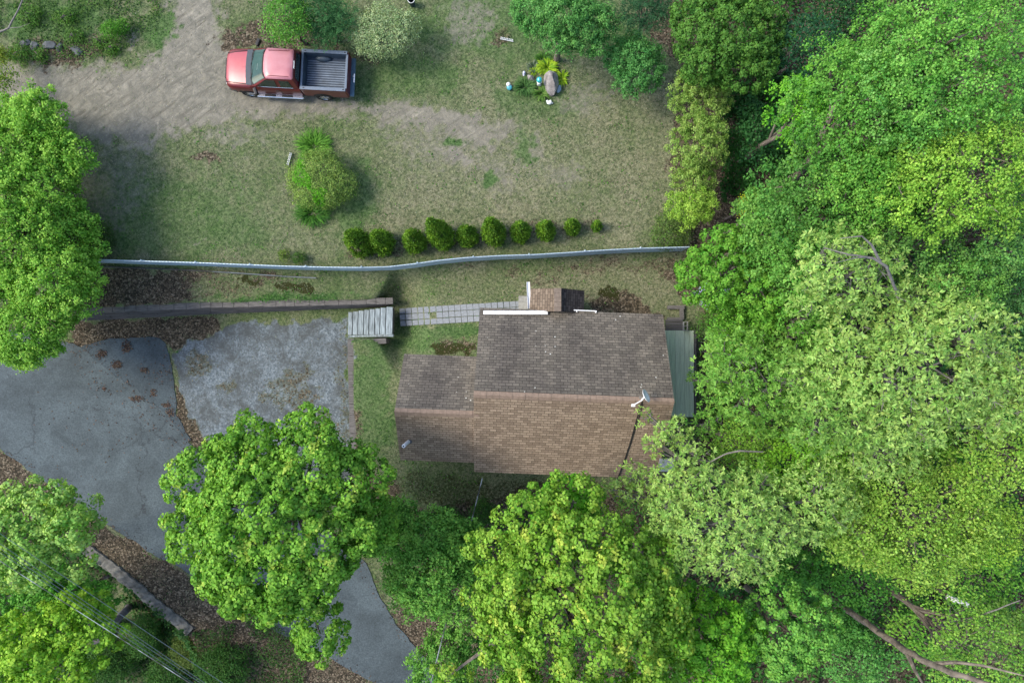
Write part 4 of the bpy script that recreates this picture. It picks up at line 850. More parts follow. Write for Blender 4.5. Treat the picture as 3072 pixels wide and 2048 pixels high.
def tree(name, label, cat, px, py, rx, ry, zt, style, ca, cb, depth=None, nl=9, dens=1., scale=1., rot=0., lr=.40, base=None, r0=.2, bark=None, twigs=0, group=None, extra=None, accent=None, flat=.75, seed=None, droop=1.):
    SEED[0] += 1; rng = np.random.RandomState(seed or SEED[0]*17); depth = depth or (rx+ry)/2*(H-zt)/2048*.9
    L = autolobes(px, py, rx, ry, zt, depth, nl, rng, rot, lr, flat, droop)
    for (ex, ey, er, ez) in (extra or []): c = P(ex, ey, ez); k = er*(H-ez)/2048; L.append(((c.x, c.y, ez), (k, k, k*.8)))
    if base is None: c = P(px, py, zt-depth*.4); b_ = Vector((c.x, c.y, 0))
    else: b_ = P(base[0], base[1], 0)
    b_.z = float(hgt(np.array([b_.x]), np.array([b_.y]))[0]) - .05
    root = tag(empty(name, b_), label, cat, group)
    off = np.array(b_); L2 = [(tuple(np.array(c) - off), r) for c, r in L]
    trunk_mesh(root, Vector((0, 0, 0)), L2, bark or BARK, r0, rng, twigs)
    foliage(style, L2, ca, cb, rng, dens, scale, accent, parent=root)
    return root
M_BR = ((.05, .19, .015), (.27, .52, .065)); M_MID = ((.045, .20, .025), (.16, .40, .06)); M_YEL = ((.08, .24, .014), (.29, .48, .065)); M_DK = ((.035, .17, .03), (.11, .33, .06))
OAK = ((.13, .29, .045), (.41, .59, .16)); OAKG = ((.07, .23, .025), (.26, .48, .09)); M_LIME = ((.11, .27, .02), (.36, .55, .10)); M_SFT = ((.055, .22, .03), (.21, .42, .08))
# left and lower-left
tree('leaning_tree', 'bright green tree leaning in over the left edge beside the dirt driveway', 'tree', 20, 660, 235, 380, 4.6, 'ash', (.09, .28, .02), (.34, .60, .09), nl=16, dens=2.0, scale=.95, droop=.6, r0=.25, extra=[(30, 700, 170, 2.9), (170, 860, 110, 3.2), (90, 980, 100, 3.2), (200, 470, 60, 2.8), (120, 350, 70, 3.2), (235, 830, 55, 2.6), (60, 1010, 80, 3)])
tree('maple_tree', 'large round bright green maple between the road and the side wing', 'tree', 835, 1600, 290, 320, 10.5, 'maple', *M_BR, nl=17, dens=1.35, r0=.28, lr=.34, base=(900, 1500), accent=((.40, .56, .09), .05, 2.5), extra=[(830, 1600, 215, 8.3), (920, 1275, 55, 7.4), (760, 1320, 60, 7.6), (600, 1450, 80, 7.2), (1080, 1440, 85, 7.6), (1110, 1570, 70, 7), (560, 1600, 60, 6.6), (690, 1370, 60, 6.8), (940, 1350, 75, 8), (960, 1900, 70, 6.6), (1040, 1400, 60, 7), (720, 1290, 30, 6.6)])
tree('maple_tree', 'pale green maple at the left edge above the stone wall', 'tree', 75, 1625, 180, 190, 7.5, 'maple', (0.112, 0.314, 0.042), (0.425, 0.620, 0.156), nl=10, lr=.36, base=(100, 1650), r0=.2, extra=[(170, 1480, 32, 7), (215, 1590, 50, 7), (225, 1530, 32, 6.6)], twigs=3)
tree('maple_tree', 'yellow-green maple filling the bottom left corner below the wires', 'tree', 115, 1970, 255, 160, 6.6, 'maple', (0.103, 0.297, 0.017), (0.380, 0.616, 0.066), nl=12, lr=.32, base=(250, 1940), r0=.2, extra=[(210, 1865, 50, 5.5), (270, 1945, 55, 5.3)])
tree('small_tree', 'dark green tree under the power lines left of the stone wall', 'tree', 150, 1825, 190, 110, 3.2, 'maple', (.04, .19, .02), (.15, .40, .05), nl=12, lr=.32, dens=1.2, scale=.85, r0=.12)
# bottom centre
tree('young_maple', 'deep green open tree between the two big maples at the bottom', 'tree', 1300, 1735, 155, 175, 6.2, 'ash', (.06, .22, .03), (.22, .46, .08), nl=14, dens=1.5, scale=.95, lr=.34, r0=.13, extra=[(1300, 1600, 70, 4), (1200, 1560, 50, 2.8), (1390, 1620, 60, 4)])
tree('young_maple', 'green tree at the bottom edge overhanging the end of the road', 'tree', 1345, 1965, 85, 100, 5.0, 'ash', (.06, .22, .03), (.22, .46, .08), nl=9, dens=1.4, scale=.95, r0=.12, extra=[(1330, 2020, 90, 4.6)])
tree('maple_tree', 'huge yellow-green maple at the bottom centre below the house', 'tree', 1760, 1880, 330, 360, 12, 'maple', *M_YEL, nl=18, lr=.32, r0=.32, base=(1650, 1650), extra=[(1760, 1880, 270, 9.6), (1590, 1560, 90, 8.6), (1720, 1500, 70, 8.4), (1480, 1650, 55, 7.5), (1440, 1620, 28, 7.4), (1500, 1800, 90, 8.5), (1340, 2030, 40, 7)], accent=((.42, .54, .08), .08, 2.5))
tree('maple_tree', 'mid-green maple top poking up just under the roof behind the yellow-green maple', 'tree', 1700, 1530, 130, 90, 7.8, 'maple', (0.066, 0.266, 0.016), (0.176, 0.476, 0.032), nl=7, r0=.16)
tree('maple_tree', 'fresh green maple right of the huge yellow-green one at the bottom edge', 'tree', 2140, 1960, 170, 160, 9, 'maple', (0.072, 0.306, 0.019), (0.286, 0.612, 0.050), nl=9, dens=1.1, r0=.18, scale=.9)
tree('maple_tree', 'blue-green maple at the bottom edge with starry leaf clusters', 'tree', 2380, 1910, 160, 170, 8.5, 'maple', (0.066, 0.255, 0.037), (0.262, 0.546, 0.095), nl=9, r0=.18, scale=.85, dens=.8)
# right wood
tree('oak_tree', 'pale sage oak reaching over the lower right corner of the main roof', 'tree', 2205, 1600, 300, 200, 11, 'oak', *OAK, nl=15, lr=.30, dens=1.15, bark=GREYBARK, twigs=7, r0=.24, base=(2330, 1560), extra=[(2020, 1300, 45, 7), (1960, 1330, 30, 6.6), (1905, 1420, 34, 6.6), (2090, 1380, 50, 7.4), (1860, 1470, 40, 6.4), (1940, 1250, 22, 6.2), (1985, 1480, 70, 7), (2450, 1500, 110, 9)])
tree('oak_tree', 'pale oak with bare grey limbs at the middle of the right edge', 'tree', 2800, 1100, 369, 291, 13.5, 'oak', *OAK, nl=15, lr=.30, dens=1.15, bark=GREYBARK, twigs=7, r0=.26, base=(2500, 1090))
tree('oak_tree', 'tall pale oak with a long forked grey limb above the wood right of the fence', 'tree', 2560, 820, 224, 156, 13, 'oak', *OAK, nl=9, lr=.34, dens=1.0, bark=GREYBARK, twigs=6, r0=.2, base=(2350, 880))
tree('oak_tree', 'mid-green oak beside the lean-to roof', 'tree', 2320, 1130, 257, 201, 9, 'oak', *OAKG, nl=12, lr=.33, dens=1., bark=GREYBARK, twigs=5, r0=.2, base=(2250, 1110), extra=[(2160, 1130, 50, 5), (2150, 1050, 40, 4), (2130, 1260, 50, 5.6), (2075, 1140, 14, 3.4)])
tree('oak_tree', 'greyish green oak in the middle of the right-hand wood', 'tree', 2560, 1210, 235, 212, 12, 'oak', (.08, .21, .03), (.27, .46, .10), nl=10, lr=.36, dens=1.15, bark=GREYBARK, twigs=6, r0=.2, base=(2420, 1150))
tree('maple_tree', 'vivid green maple at the right end of the fence', 'tree', 2190, 800, 150, 150, 7.5, 'maple', (0.057, 0.218, 0.019), (0.186, 0.413, 0.048), nl=9, dens=1.1, scale=.85, r0=.17, base=(2140, 820), extra=[(2060, 830, 35, 5.5), (2300, 900, 90, 7)])
tree('maple_tree', 'soft green maple spreading behind the vivid one near the fence end', 'tree', 2370, 700, 168, 156, 9, 'ash', *M_SFT, nl=9, dens=1.1, scale=1.055, r0=.17)
tree('birch_tree', 'yellow-green fine-leaved tree low on the right edge', 'tree', 2780, 1560, 324, 257, 9.5, 'small', *M_LIME, nl=14, dens=1.0, scale=1.2, lr=.32, r0=.17, twigs=3, base=(2500, 1400))
tree('birch_tree', 'bright lime fine-leaved tree between the sage oak and the right edge', 'tree', 2460, 1400, 200, 120, 7.5, 'small', (0.110, 0.322, 0.021), (0.286, 0.560, 0.053), nl=9, dens=1.1, scale=1.15, r0=.13)
tree('birch_tree', 'lime green airy tree in the bottom right corner', 'tree', 2960, 1960, 190, 156, 9, 'small', (0.099, 0.266, 0.032), (0.308, 0.532, 0.084), nl=8, dens=.6, scale=1.2, r0=.15, twigs=4)
tree('ash_tree', 'light green tall tree filling the top right corner', 'tree', 2930, 150, 291, 280, 15, 'ash', (0.062, 0.235, 0.027), (0.246, 0.529, 0.096), nl=13, lr=.29, dens=1.1, scale=1.05, r0=.26, base=(2400, 480), twigs=2)
tree('ash_tree', 'feathery green tree above the middle of the right-hand wood', 'tree', 2600, 330, 235, 246, 13, 'ash', (0.048, 0.194, 0.024), (0.189, 0.440, 0.068), nl=12, lr=.30, dens=1.1, scale=1.05, r0=.22, base=(2300, 600), extra=[(2490, 180, 60, 9), (2640, 110, 90, 11)])
tree('ash_tree', 'yellowish green tree on the right edge above the pale oak', 'tree', 2950, 520, 257, 224, 14, 'ash', (0.111, 0.279, 0.027), (0.345, 0.588, 0.082), nl=13, lr=.33, dens=1.2, scale=1.0, r0=.2, base=(2500, 760), twigs=3)
tree('ash_tree', 'dense green tree in the heart of the upper right wood', 'tree', 2480, 560, 212, 179, 11, 'ash', (0.042, 0.166, 0.027), (0.148, 0.342, 0.066), nl=12, lr=.33, dens=1.1, scale=1.05, r0=.2, base=(2250, 700))
tree('ash_tree', 'olive green tree left of the pale oak on the right side', 'tree', 2760, 720, 190, 168, 12, 'ash', (0.042, 0.143, 0.027), (0.139, 0.309, 0.066), nl=10, lr=.33, dens=1., scale=1.05, r0=.2, base=(2450, 820))
tree('ash_tree', 'spreading green tree at the right edge below the corner tree', 'tree', 2760, 480, 212, 168, 12.5, 'ash', (0.062, 0.250, 0.027), (0.234, 0.514, 0.069), nl=10, lr=.33, dens=1., scale=1.05, r0=.2, base=(2450, 680))
tree('ash_tree', 'small yellow-green tree rising from the dark gap in the upper wood', 'tree', 2420, 330, 110, 150, 8, 'ash', (0.062, 0.265, 0.017), (0.222, 0.529, 0.042), nl=9, lr=.33, dens=.9, scale=1.05, r0=.13, rot=.3)
tree('young_maple', 'dark green leafy tree at the top edge right of the yard', 'tree', 2190, 110, 190, 160, 6.5, 'maple', (0.032, 0.115, 0.018), (0.123, 0.281, 0.043), nl=12, dens=1.15, scale=.8, r0=.15, extra=[(2090, 60, 60, 5), (2120, 200, 60, 4)])
tree('locust_tree', 'bluish dark tree in shade at the top right with visible limbs', 'tree', 2440, 120, 130, 90, 5.5, 'small', (.012, .07, .028), (.045, .15, .06), nl=8, dens=.9, scale=1.5, twigs=5, r0=.13)  # shade of the wood is put into these dark bluish leaf colours
tree('locust_tree', 'small green tree in the shade right of the golden hedge', 'tree', 2290, 390, 80, 110, 3.6, 'small', (.012, .07, .022), (.05, .17, .04), nl=8, dens=1., scale=1.4, r0=.08)  # green darkened in the leaf colours to carry the shade
tree('locust_tree', 'low dark tree in shade at the top edge of the wood', 'tree', 2560, 20, 130, 80, 4.6, 'small', (.008, .045, .016), (.03, .11, .03), nl=8, dens=1., scale=1.5, r0=.1)  # near-black leaf colours hold the shade it stands in
tree('willow', 'soft green bushy tree at the top edge above the boulder bed', 'tree', 1690, 50, 160, 85, 5.2, 'ash', (0.049, 0.200, 0.041), (0.179, 0.416, 0.105), nl=12, dens=1.6, scale=.75, lr=.36, r0=.12, extra=[(1750, 100, 50, 3.6), (1600, 30, 60, 4), (1790, 70, 50, 3.8)])
tree('willow', 'round soft green small tree at the upper right corner of the lawn', 'tree', 1915, 180, 90, 100, 3.6, 'ash', (0.041, 0.185, 0.041), (0.151, 0.385, 0.105), nl=10, dens=1.6, scale=.7, lr=.40, r0=.09)
tree('spruce_tree', 'dark evergreen at the top edge between the two soft green trees', 'tree', 1945, 20, 110, 60, 4.4, 'needle', (.010, .055, .022), (.045, .14, .05), nl=8, dens=1.1, r0=.12)
tree('spruce_tree', 'dark green feathery evergreen above the truck bed', 'tree', 975, 55, 88, 62, 3.0, 'needle', (.018, .09, .028), (.07, .20, .06), nl=9, dens=1.3, r0=.1, extra=[(990, 90, 34, 1.6), (930, 10, 55, 2.6)])
tree('young_maple', 'bright green small tree above the truck cab', 'tree', 855, 45, 85, 75, 3.6, 'small', (0.051, 0.210, 0.026), (0.189, 0.420, 0.065), nl=9, dens=1.2, r0=.08, extra=[(850, 100, 26, 1.6)])
tree('lilac_bush', 'flowering bush dotted with pale purple blossoms beside the vivid maple', 'bush', 2145, 880, 60, 50, 2.8, 'small', (.03, .13, .02), (.11, .27, .05), nl=7, dens=1.4, scale=.9, r0=.05, accent=((.48, .50, .80), .28, 2.5), seed=5)
tree('lilac_bush', 'leafy green bush by the cinder block', 'bush', 2135, 985, 50, 50, 2.2, 'small', (.035, .12, .02), (.14, .27, .05), nl=7, dens=1.3, scale=.9, r0=.05)
tree('spiny_bush', 'small vivid yellow bush glowing in the wood right of the golden hedge', 'bush', 2258, 610, 38, 42, 4.2, 'small', (.28, .36, .01), (.50, .55, .03), nl=6, dens=1.6, scale=.75, r0=.05)

tree('ash_tree', 'shadowy green tree on the right edge beyond the pale oak limbs', 'tree', 3060, 900, 168, 224, 10, 'ash', (0.045, 0.168, 0.039), (0.157, 0.336, 0.104), nl=9, lr=.33, dens=1., scale=.9, r0=.2, base=(2700, 900))
tree('birch_tree', 'lime tree on the right edge directly below the pale oak', 'tree', 3030, 1360, 134, 168, 10, 'small', *M_LIME, nl=8, dens=1., scale=1.2, r0=.15, base=(2700, 1250), twigs=3)
tree('young_maple', 'low green understory tree left of the brown slanting trunk', 'tree', 2590, 1760, 130, 100, 3.6, 'small', (0.043, 0.196, 0.026), (0.174, 0.448, 0.065), nl=9, dens=.9, scale=1.4, r0=.08, twigs=2)
tree('young_maple', 'leafy understory tree between the brown trunk and the birch log', 'tree', 2800, 1900, 150, 90, 3.2, 'small', (0.072, 0.252, 0.026), (0.275, 0.532, 0.078), nl=9, dens=.8, scale=1.5, r0=.08, twigs=2)
tree('young_maple', 'leafy understory tree at the right edge by the birch log', 'tree', 2990, 1740, 120, 120, 4.5, 'small', (0.065, 0.238, 0.026), (0.246, 0.504, 0.065), nl=8, dens=.8, scale=1.5, r0=.08, twigs=2)
tree('young_maple', 'low leafy tree at the bottom edge below the slanting trunk', 'tree', 2600, 2000, 150, 80, 3.4, 'small', (0.051, 0.210, 0.039), (0.189, 0.448, 0.104), nl=9, dens=.9, scale=1.3, r0=.08)
tree('maple_tree', 'bright green tree between the vivid maple and the lean-to oak', 'tree', 2260, 990, 140, 90, 7, 'small', (.055, .22, .015), (.20, .46, .05), nl=8, dens=1.3, scale=1.1, r0=.13)
tree('maple_tree', 'green tree in the hollow between the long grey limb and the lean-to oak', 'tree', 2460, 960, 134, 100, 9.5, 'ash', (.055, .20, .02), (.19, .42, .06), nl=7, dens=1., scale=1.05, r0=.15)
tree('young_maple', 'deep green tree in the hollow below the middle of the right edge', 'tree', 2870, 1330, 140, 80, 6, 'ash', (0.043, 0.196, 0.019), (0.145, 0.420, 0.039), nl=8, dens=1., scale=1.055, r0=.12)
tree('ash_tree', 'light green tree on the right edge between the yellowish one and the oak', 'tree', 3040, 700, 134, 134, 12.5, 'ash', (0.062, 0.210, 0.039), (0.224, 0.441, 0.104), nl=8, lr=.33, dens=1., scale=1.05, r0=.18, base=(2700, 750))
tree('birch_tree', 'lime tree showing between the sage oak and the lean-to oak', 'tree', 2250, 1340, 120, 80, 6.5, 'small', (.09, .26, .02), (.30, .50, .08), nl=8, dens=1.2, scale=1.1, r0=.12)
tree('ash_tree', 'green tree filling the hollow behind the maple at the fence end', 'tree', 2290, 640, 110, 90, 6.5, 'ash', (0.038, 0.142, 0.021), (0.143, 0.315, 0.052), nl=9, lr=.33, dens=1., r0=.12)

tree('ash_tree', 'green tree behind the soft green maple near the fence end', 'tree', 2440, 790, 140, 120, 9.5, 'ash', (.055, .23, .03), (.23, .48, .09), nl=10, lr=.33, dens=1.1, r0=.15)
tree('ash_tree', 'green tree on the right between the pale oak and the edge, above it', 'tree', 2900, 860, 170, 120, 12, 'ash', (.06, .22, .03), (.22, .44, .09), nl=11, lr=.33, dens=1.1, r0=.18, base=(2600, 880))
tree('oak_tree', 'pale oak half outside the right edge of the photo', 'tree', 3030, 1180, 140, 180, 12.5, 'oak', *OAK, nl=9, lr=.34, dens=1.1, bark=GREYBARK, twigs=5, r0=.2, base=(2700, 1150))
tree('oak_tree', 'pale oak between the sage oak and the big pale oak', 'tree', 2660, 1330, 170, 120, 10.5, 'oak', *OAK, nl=9, lr=.34, dens=1.1, bark=GREYBARK, twigs=5, r0=.18, base=(2450, 1260))
tree('birch_tree', 'lime fine-leaved tree above the slanting brown trunk', 'tree', 2600, 1590, 160, 130, 7, 'small', *M_LIME, nl=10, dens=1.2, scale=1.1, r0=.12)
tree('birch_tree', 'lime fine-leaved tree at the right edge above the birch log', 'tree', 3000, 1600, 120, 130, 8, 'small', (.11, .28, .02), (.33, .52, .07), nl=8, dens=1.1, scale=1.1, r0=.12)
tree('ash_tree', 'bright green low tree hugging the lean-to roof', 'tree', 2225, 1080, 85, 120, 5.5, 'ash', (.05, .20, .02), (.22, .45, .06), nl=11, lr=.33, dens=1.3, r0=.1)
tree('ash_tree', 'fresh green tree between the corner tree and the dense green one', 'tree', 2760, 250, 170, 160, 14, 'ash', (0.061, 0.242, 0.039), (0.253, 0.504, 0.117), nl=11, lr=.33, dens=1.1, r0=.2, base=(2400, 500))
tree('ash_tree', 'fresh green tree in the upper wood left of the yellowish edge tree', 'tree', 2640, 560, 170, 140, 12.5, 'ash', (.07, .25, .03), (.26, .50, .08), nl=11, lr=.33, dens=1.1, r0=.18, base=(2350, 720))
tree('young_maple', 'bright low tree joining the big round maple and the service wire', 'tree', 1170, 1620, 90, 70, 3.2, 'ash', (.04, .18, .02), (.13, .36, .05), nl=8, dens=1.4, scale=.9, r0=.08)
tree('young_maple', 'bright low tree just right of the service wire below the lawn', 'tree', 1400, 1640, 80, 80, 4.2, 'ash', (.05, .20, .02), (.16, .40, .05), nl=8, dens=1.4, scale=.9, r0=.08)
tree('maple_tree', 'green maple joining the fresh green and the blue-green one at the bottom', 'tree', 2010, 1800, 120, 110, 7.5, 'maple', (.06, .25, .02), (.20, .50, .06), nl=8, dens=1.1, scale=.85, r0=.12)
tree('young_maple', 'green understory tree in the dark gap below the sage oak', 'tree', 2400, 1700, 120, 70, 3.6, 'ash', (.04, .18, .02), (.12, .34, .05), nl=8, dens=1.1, scale=1.0, r0=.08)
tree('young_maple', 'green understory tree right of the blue-green maple', 'tree', 2560, 1880, 110, 80, 3, 'ash', (.05, .20, .03), (.15, .38, .07), nl=8, dens=.9, scale=1.1, r0=.08)
tree('young_maple', 'yellowish understory tree over the end of the slanting trunk', 'tree', 3010, 1880, 110, 70, 5, 'ash', (.09, .24, .03), (.28, .46, .09), nl=8, dens=.7, scale=1.1, r0=.08)

# ---------------------------------------------------------------- bushes
def bush(name, label, px, py, rx, ry, h, style, ca, cb, group=None, nl=6, scale=1., dens=1., lobes=None, accent=None, seed=None, stem=.04, cat='bush', lr=.55):
    SEED[0] += 1; rng = np.random.RandomState(seed or SEED[0]*13); b_ = G(px, py)
    zt = b_.z + h; L = autolobes(px, py, rx, ry, zt, h*.45, nl, rng, 0, lr, .9, .6)
    L = [((c[0], c[1], max(c[2], b_.z + r[2]*.7)), (r[0], r[1], min(r[2], h*.55))) for c, r in L]
    root = tag(empty(name, b_), label, cat, group); off = np.array(b_); L2 = [(tuple(np.array(c)-off), r) for c, r in L]
    trunk_mesh(root, Vector((0, 0, -.03)), L2, BARK, stem, rng, 1, 'stem'); foliage(style, L2, ca, cb, rng, dens, scale, accent, 'foliage', root, NEEDLE if style in ('cedar', 'needle') else LEAF)
    return root
GOLD = ((.10, .22, .025), (.36, .52, .13))
for i, (x, y, rx, ry, h, lb_) in enumerate([(2105, 280, 92, 95, 4.0, 'tall golden-green cedar at the top of the hedge row'), (2108, 425, 90, 98, 4.0, 'grizzled golden cedar second in the hedge row'), (2086, 530, 68, 66, 3.2, 'darker small cedar third in the hedge row'), (2082, 622, 78, 66, 3.3, 'lime-green cedar at the bottom of the hedge row')]):
    bush('golden_cedar', lb_, x, y, rx, ry, h, 'ash', *( GOLD if i != 3 else ((.13, .29, .02), (.38, .58, .10))), group='golden cedars along the right of the lawn', nl=18, scale=.62, dens=1.0, stem=.07, lr=.30)
bush('variegated_shrub', 'pale silvery green rounded shrub behind the truck tailgate', 1150, 85, 112, 95, 2.2, 'shrub', (.15, .25, .10), (.46, .56, .30), nl=10, scale=1.1, lr=.44)
bush('yard_shrub', 'olive and yellow-green rounded shrub in the middle of the yard', 950, 534, 104, 94, 1.7, 'shrub', (.08, .17, .03), (.33, .47, .11), nl=14, scale=.95, accent=((.11, .36, .015), .20, 1.1), lr=.46)
bush('low_shrub', 'dull green low shrub beside the left end of the fence', 278, 712, 58, 52, .8, 'shrub', (.03, .085, .02), (.10, .17, .04), nl=7)
bush('low_shrub', 'yellowish small shrub above the fence, left of its darker twin', 849, 765, 20, 20, .55, 'shrub', (.05, .13, .012), (.17, .26, .03), nl=4, scale=.8)
bush('low_shrub', 'darker green small shrub above the fence beside the yellowish one', 894, 774, 21, 19, .5, 'shrub', (.03, .10, .016), (.10, .20, .03), nl=4, scale=.8)
bush('low_shrub', 'mottled green shrub in the corner where the fence meets the wood', 2015, 690, 62, 55, 1.3, 'shrub', (.04, .10, .02), (.16, .25, .06), nl=8, scale=1.1)
bush('low_shrub', 'bright green shrub on the bank near the top left of the photo', 330, 85, 32, 26, .8, 'shrub', (.04, .17, .012), (.12, .32, .03), nl=6, scale=1.1)
bush('low_shrub', 'smaller bright shrub right of the bigger one on the bank', 362, 78, 20, 22, .6, 'shrub', (.04, .17, .012), (.11, .30, .03), nl=4, scale=1.1)
for x, y, r, lb_ in ((225, 105, 26, 'yellow-green weeds clump on the bank left of the bright shrub'), (300, 125, 24, 'dull green clump on the bank below the bright shrub'), (335, 145, 24, 'pale green clump on the bank near the dirt driveway'), (60, 160, 36, 'leafy green clump by the left edge above the dirt driveway'), (120, 168, 26, 'narrow green clump below the grey stones at the top left'), (90, 45, 46, 'weedy green thicket in the top left corner'), (200, 50, 34, 'weedy green thicket right of the one in the corner')):
    bush('weed_clump', lb_, x, y, r, r*.8, .3, 'shrub', (.03, .11, .015), (.13, .27, .04), nl=5, scale=1.2, cat='weeds', group='weed clumps on the bank')
bush('edge_sapling', 'yellow-tinged sapling at the left edge where the dirt driveway leaves', 8, 235, 24, 45, 1.6, 'small', (.07, .17, .02), (.26, .35, .05), nl=5, dens=1.5, cat='sapling')
bush('edge_sapling', 'small yellow-tinged sapling at the left edge above the driveway', 4, 165, 16, 20, 1.4, 'small', (.10, .19, .02), (.30, .36, .05), nl=4, dens=1.2, cat='sapling')
for x, y, rx, ry, h, lb_ in ((1180, 1545, 55, 35, 1.1, 'dark undergrowth bush left of the service wire below the house'), (1330, 1570, 75, 35, 1.0, 'leafy dark bush under the service wire below the house'), (1100, 1620, 50, 45, 1.2, 'shaded bush between the big maple and the lawn below the house'), (1450, 1540, 40, 35, 1.0, 'small shaded bush right of the service wire'), (425, 1930, 60, 50, 1.2, 'dark bush right of the grey trunk under the power lines'), (570, 1960, 75, 45, 1.5, 'rounded yellow-green bush beside the end of the stone wall'), (430, 1900, 24, 60, 2.0, 'tall thin sapling in the dark gap below the stone wall'), (660, 2010, 80, 60, 1.0, 'dark weedy bush at the bottom edge left of the big maple'), (300, 1995, 90, 60, 1.4, 'dark bush at the bottom edge under the power lines'), (490, 2030, 70, 40, 1.2, 'low dark bush at the bottom edge below the wires')):
    c1, c2 = ((.02, .085, .014), (.075, .18, .03)) if 'yellow' not in lb_ else ((.05, .10, .02), (.14, .20, .04))
    bush('undergrowth_bush', lb_, x, y, rx, ry, h, 'small', c1, c2, nl=8, dens=1.4, scale=.9)

# arborvitae row
def arbor(px, py, hx, hy, h, label, seed, browned=False, split=False):
    """px,py ground point; hx,hy survey position of the tip"""
    rng = np.random.RandomState(seed); b_ = G(px, py); tip = P(hx, hy, b_.z + h)
    h *= 1.12; tip = P(hx-2, hy-4, b_.z + h); lean = tip - b_; root = tag(empty('arborvitae', b_), label, 'arborvitae', 'arborvitae row above the fence'); L = []
    W = hbase[0]*.5
    for t, w_ in ((.14, .95), (.32, 1.0), (.50, .86), (.68, .62), (.84, .40), (.97, .22)):
        L.append(((lean.x*t, lean.y*t, h*t), (W*w_, W*w_, h*.16)))
    for i in range(11):
        t = rng.uniform(.15, .85); a = rng.uniform(0, 6.28); w_ = (1.05-.75*t)*W
        L.append(((lean.x*t + math.cos(a)*w_*.55, lean.y*t + math.sin(a)*w_*.55, h*t), (w_*.42, w_*.42, h*.15)))
    if split: L.append(((lean.x*.7+.18, lean.y*.7+.08, h*.78), (W*.4, W*.4, h*.16)))
    MB().tube([(0, 0, -.05), (lean.x*.9, lean.y*.9, h*.9)], [.05, .015], 7).build('trunk', BARK, root)
    foliage('cedar', L, (.03, .115, .006), (.20, .37, .025), rng, .95, 1., ((.13, .11, .07), .06, 2.) if browned else None, 'foliage', root, NEEDLE)
    return root
hbase = [1.0]
AR = [(1092, 742, 1047, 704, 1.9, 1.12, 'arborvitae at the left end of the row with a browned patch', True, False),
      (1156, 738, 1125, 706, 1.7, 1.05, 'heart-shaped arborvitae with a double top, second from the left end', False, True),
      (1250, 735, 1228, 704, 1.65, 1.0, 'plain plump arborvitae third from the left end of the row', False, False),
      (1336, 722, 1290, 668, 2.3, 1.1, 'tallest leaning arborvitae with a narrow tip, fourth from the left', False, False),
      (1405, 718, 1398, 690, 1.4, .92, 'low rounded arborvitae between the two tallest ones', False, False),
      (1486, 712, 1470, 664, 2.1, 1.02, 'tall arborvitae standing right above the middle of the fence', False, False),
      (1563, 706, 1562, 676, 1.5, .86, 'open arborvitae with a hollow middle, fourth from the right end', False, False),
      (1638, 702, 1636, 674, 1.5, .82, 'compact yellowish arborvitae third from the right end', False, False),
      (1718, 690, 1716, 668, 1.1, .66, 'small round arborvitae second from the right end', False, False),
      (1790, 684, 1794, 670, .8, .42, 'tiny sparse arborvitae at the right end of the row', False, False)]
for i, (x, y, hx, hy, h, wd, lb_, br_, sp_) in enumerate(AR): hbase[0] = wd; arbor(x, y, hx, hy, h, lb_, 40+i, br_, sp_)

# blade plants
def blades(name, label, px, py, rx, ry, n_, L, ca, cb, wd=.025, cat='plant', group=None, seed=1, lift=.6, asp=None):
    rng = np.random.RandomState(seed); b_ = G(px, py); k = (H-b_.z)/2048; V_, F_, C_ = [], [], []
    for i in range(n_):
        f = math.sqrt(rng.rand()); a = rng.rand()*6.283; bx, by = f*rx*k*.55*math.cos(a), f*ry*k*.55*math.sin(a)
        a2 = a + rng.uniform(-.9, .9); l_ = L*rng.uniform(.6, 1.1); d_ = np.array([math.cos(a2), math.sin(a2)]); sd = np.array([-d_[1], d_[0]])*wd*.5*rng.uniform(.7, 1.2); lf_ = lift*rng.uniform(.6, 1.25); s0_ = len(V_)
        for j, t in enumerate((0, .3, .6, .85, 1.)):
            r_ = l_*t*(.45+.45*t); z = l_*lf_*math.sin(min(1, t*1.05)*2.2)*.75; wj = (1, 1.1, .95, .6, .08)[j]
            V_ += [(bx + d_[0]*r_ + sd[0]*wj, by + d_[1]*r_ + sd[1]*wj, z), (bx + d_[0]*r_ - sd[0]*wj, by + d_[1]*r_ - sd[1]*wj, z)]
        for j in range(4): F_.append((s0_+2*j, s0_+2*j+1, s0_+2*j+3, s0_+2*j+2))
        c = np.array(ca) + (np.array(cb)-np.array(ca))*rng.rand(); C_ += [np.append(c*rng.uniform(.8, 1.2), 1)]*4
    me = quadmesh(name, np.array(V_), np.array(F_)); a = me.attributes.new('tint', 'FLOAT_COLOR', 'FACE'); a.data.foreach_set('color', np.array(C_, np.float32).ravel())
    o = link(name, me, LEAF, None, b_); return tag(o, label, cat, group)
DL = ((.05, .17, .015), (.15, .36, .04))
blades('daylily_clump', 'daylily clump of arching blades above the yard shrub', 946, 440, 60, 46, 460, .62, *DL, seed=2)
blades('daylily_clump', 'darker daylily clump spreading below the yard shrub', 940, 640, 62, 40, 440, .62, (.025, .11, .015), (.09, .25, .03), seed=3)
blades('daylily_clump', 'white-flecked grassy clump left of the boulder', 1575, 262, 34, 24, 260, .45, (.025, .10, .02), (.12, .24, .07), seed=4)
blades('daylily_clump', 'small leafy clump at the foot of the boulder', 1626, 282, 20, 16, 110, .4, (.05, .15, .02), (.18, .30, .07), seed=5, wd=.04)
blades('hosta', 'lime-yellow leafy plant behind the boulder', 1643, 205, 26, 15, 150, .42, (.13, .27, .01), (.34, .50, .03), wd=.07, seed=6)
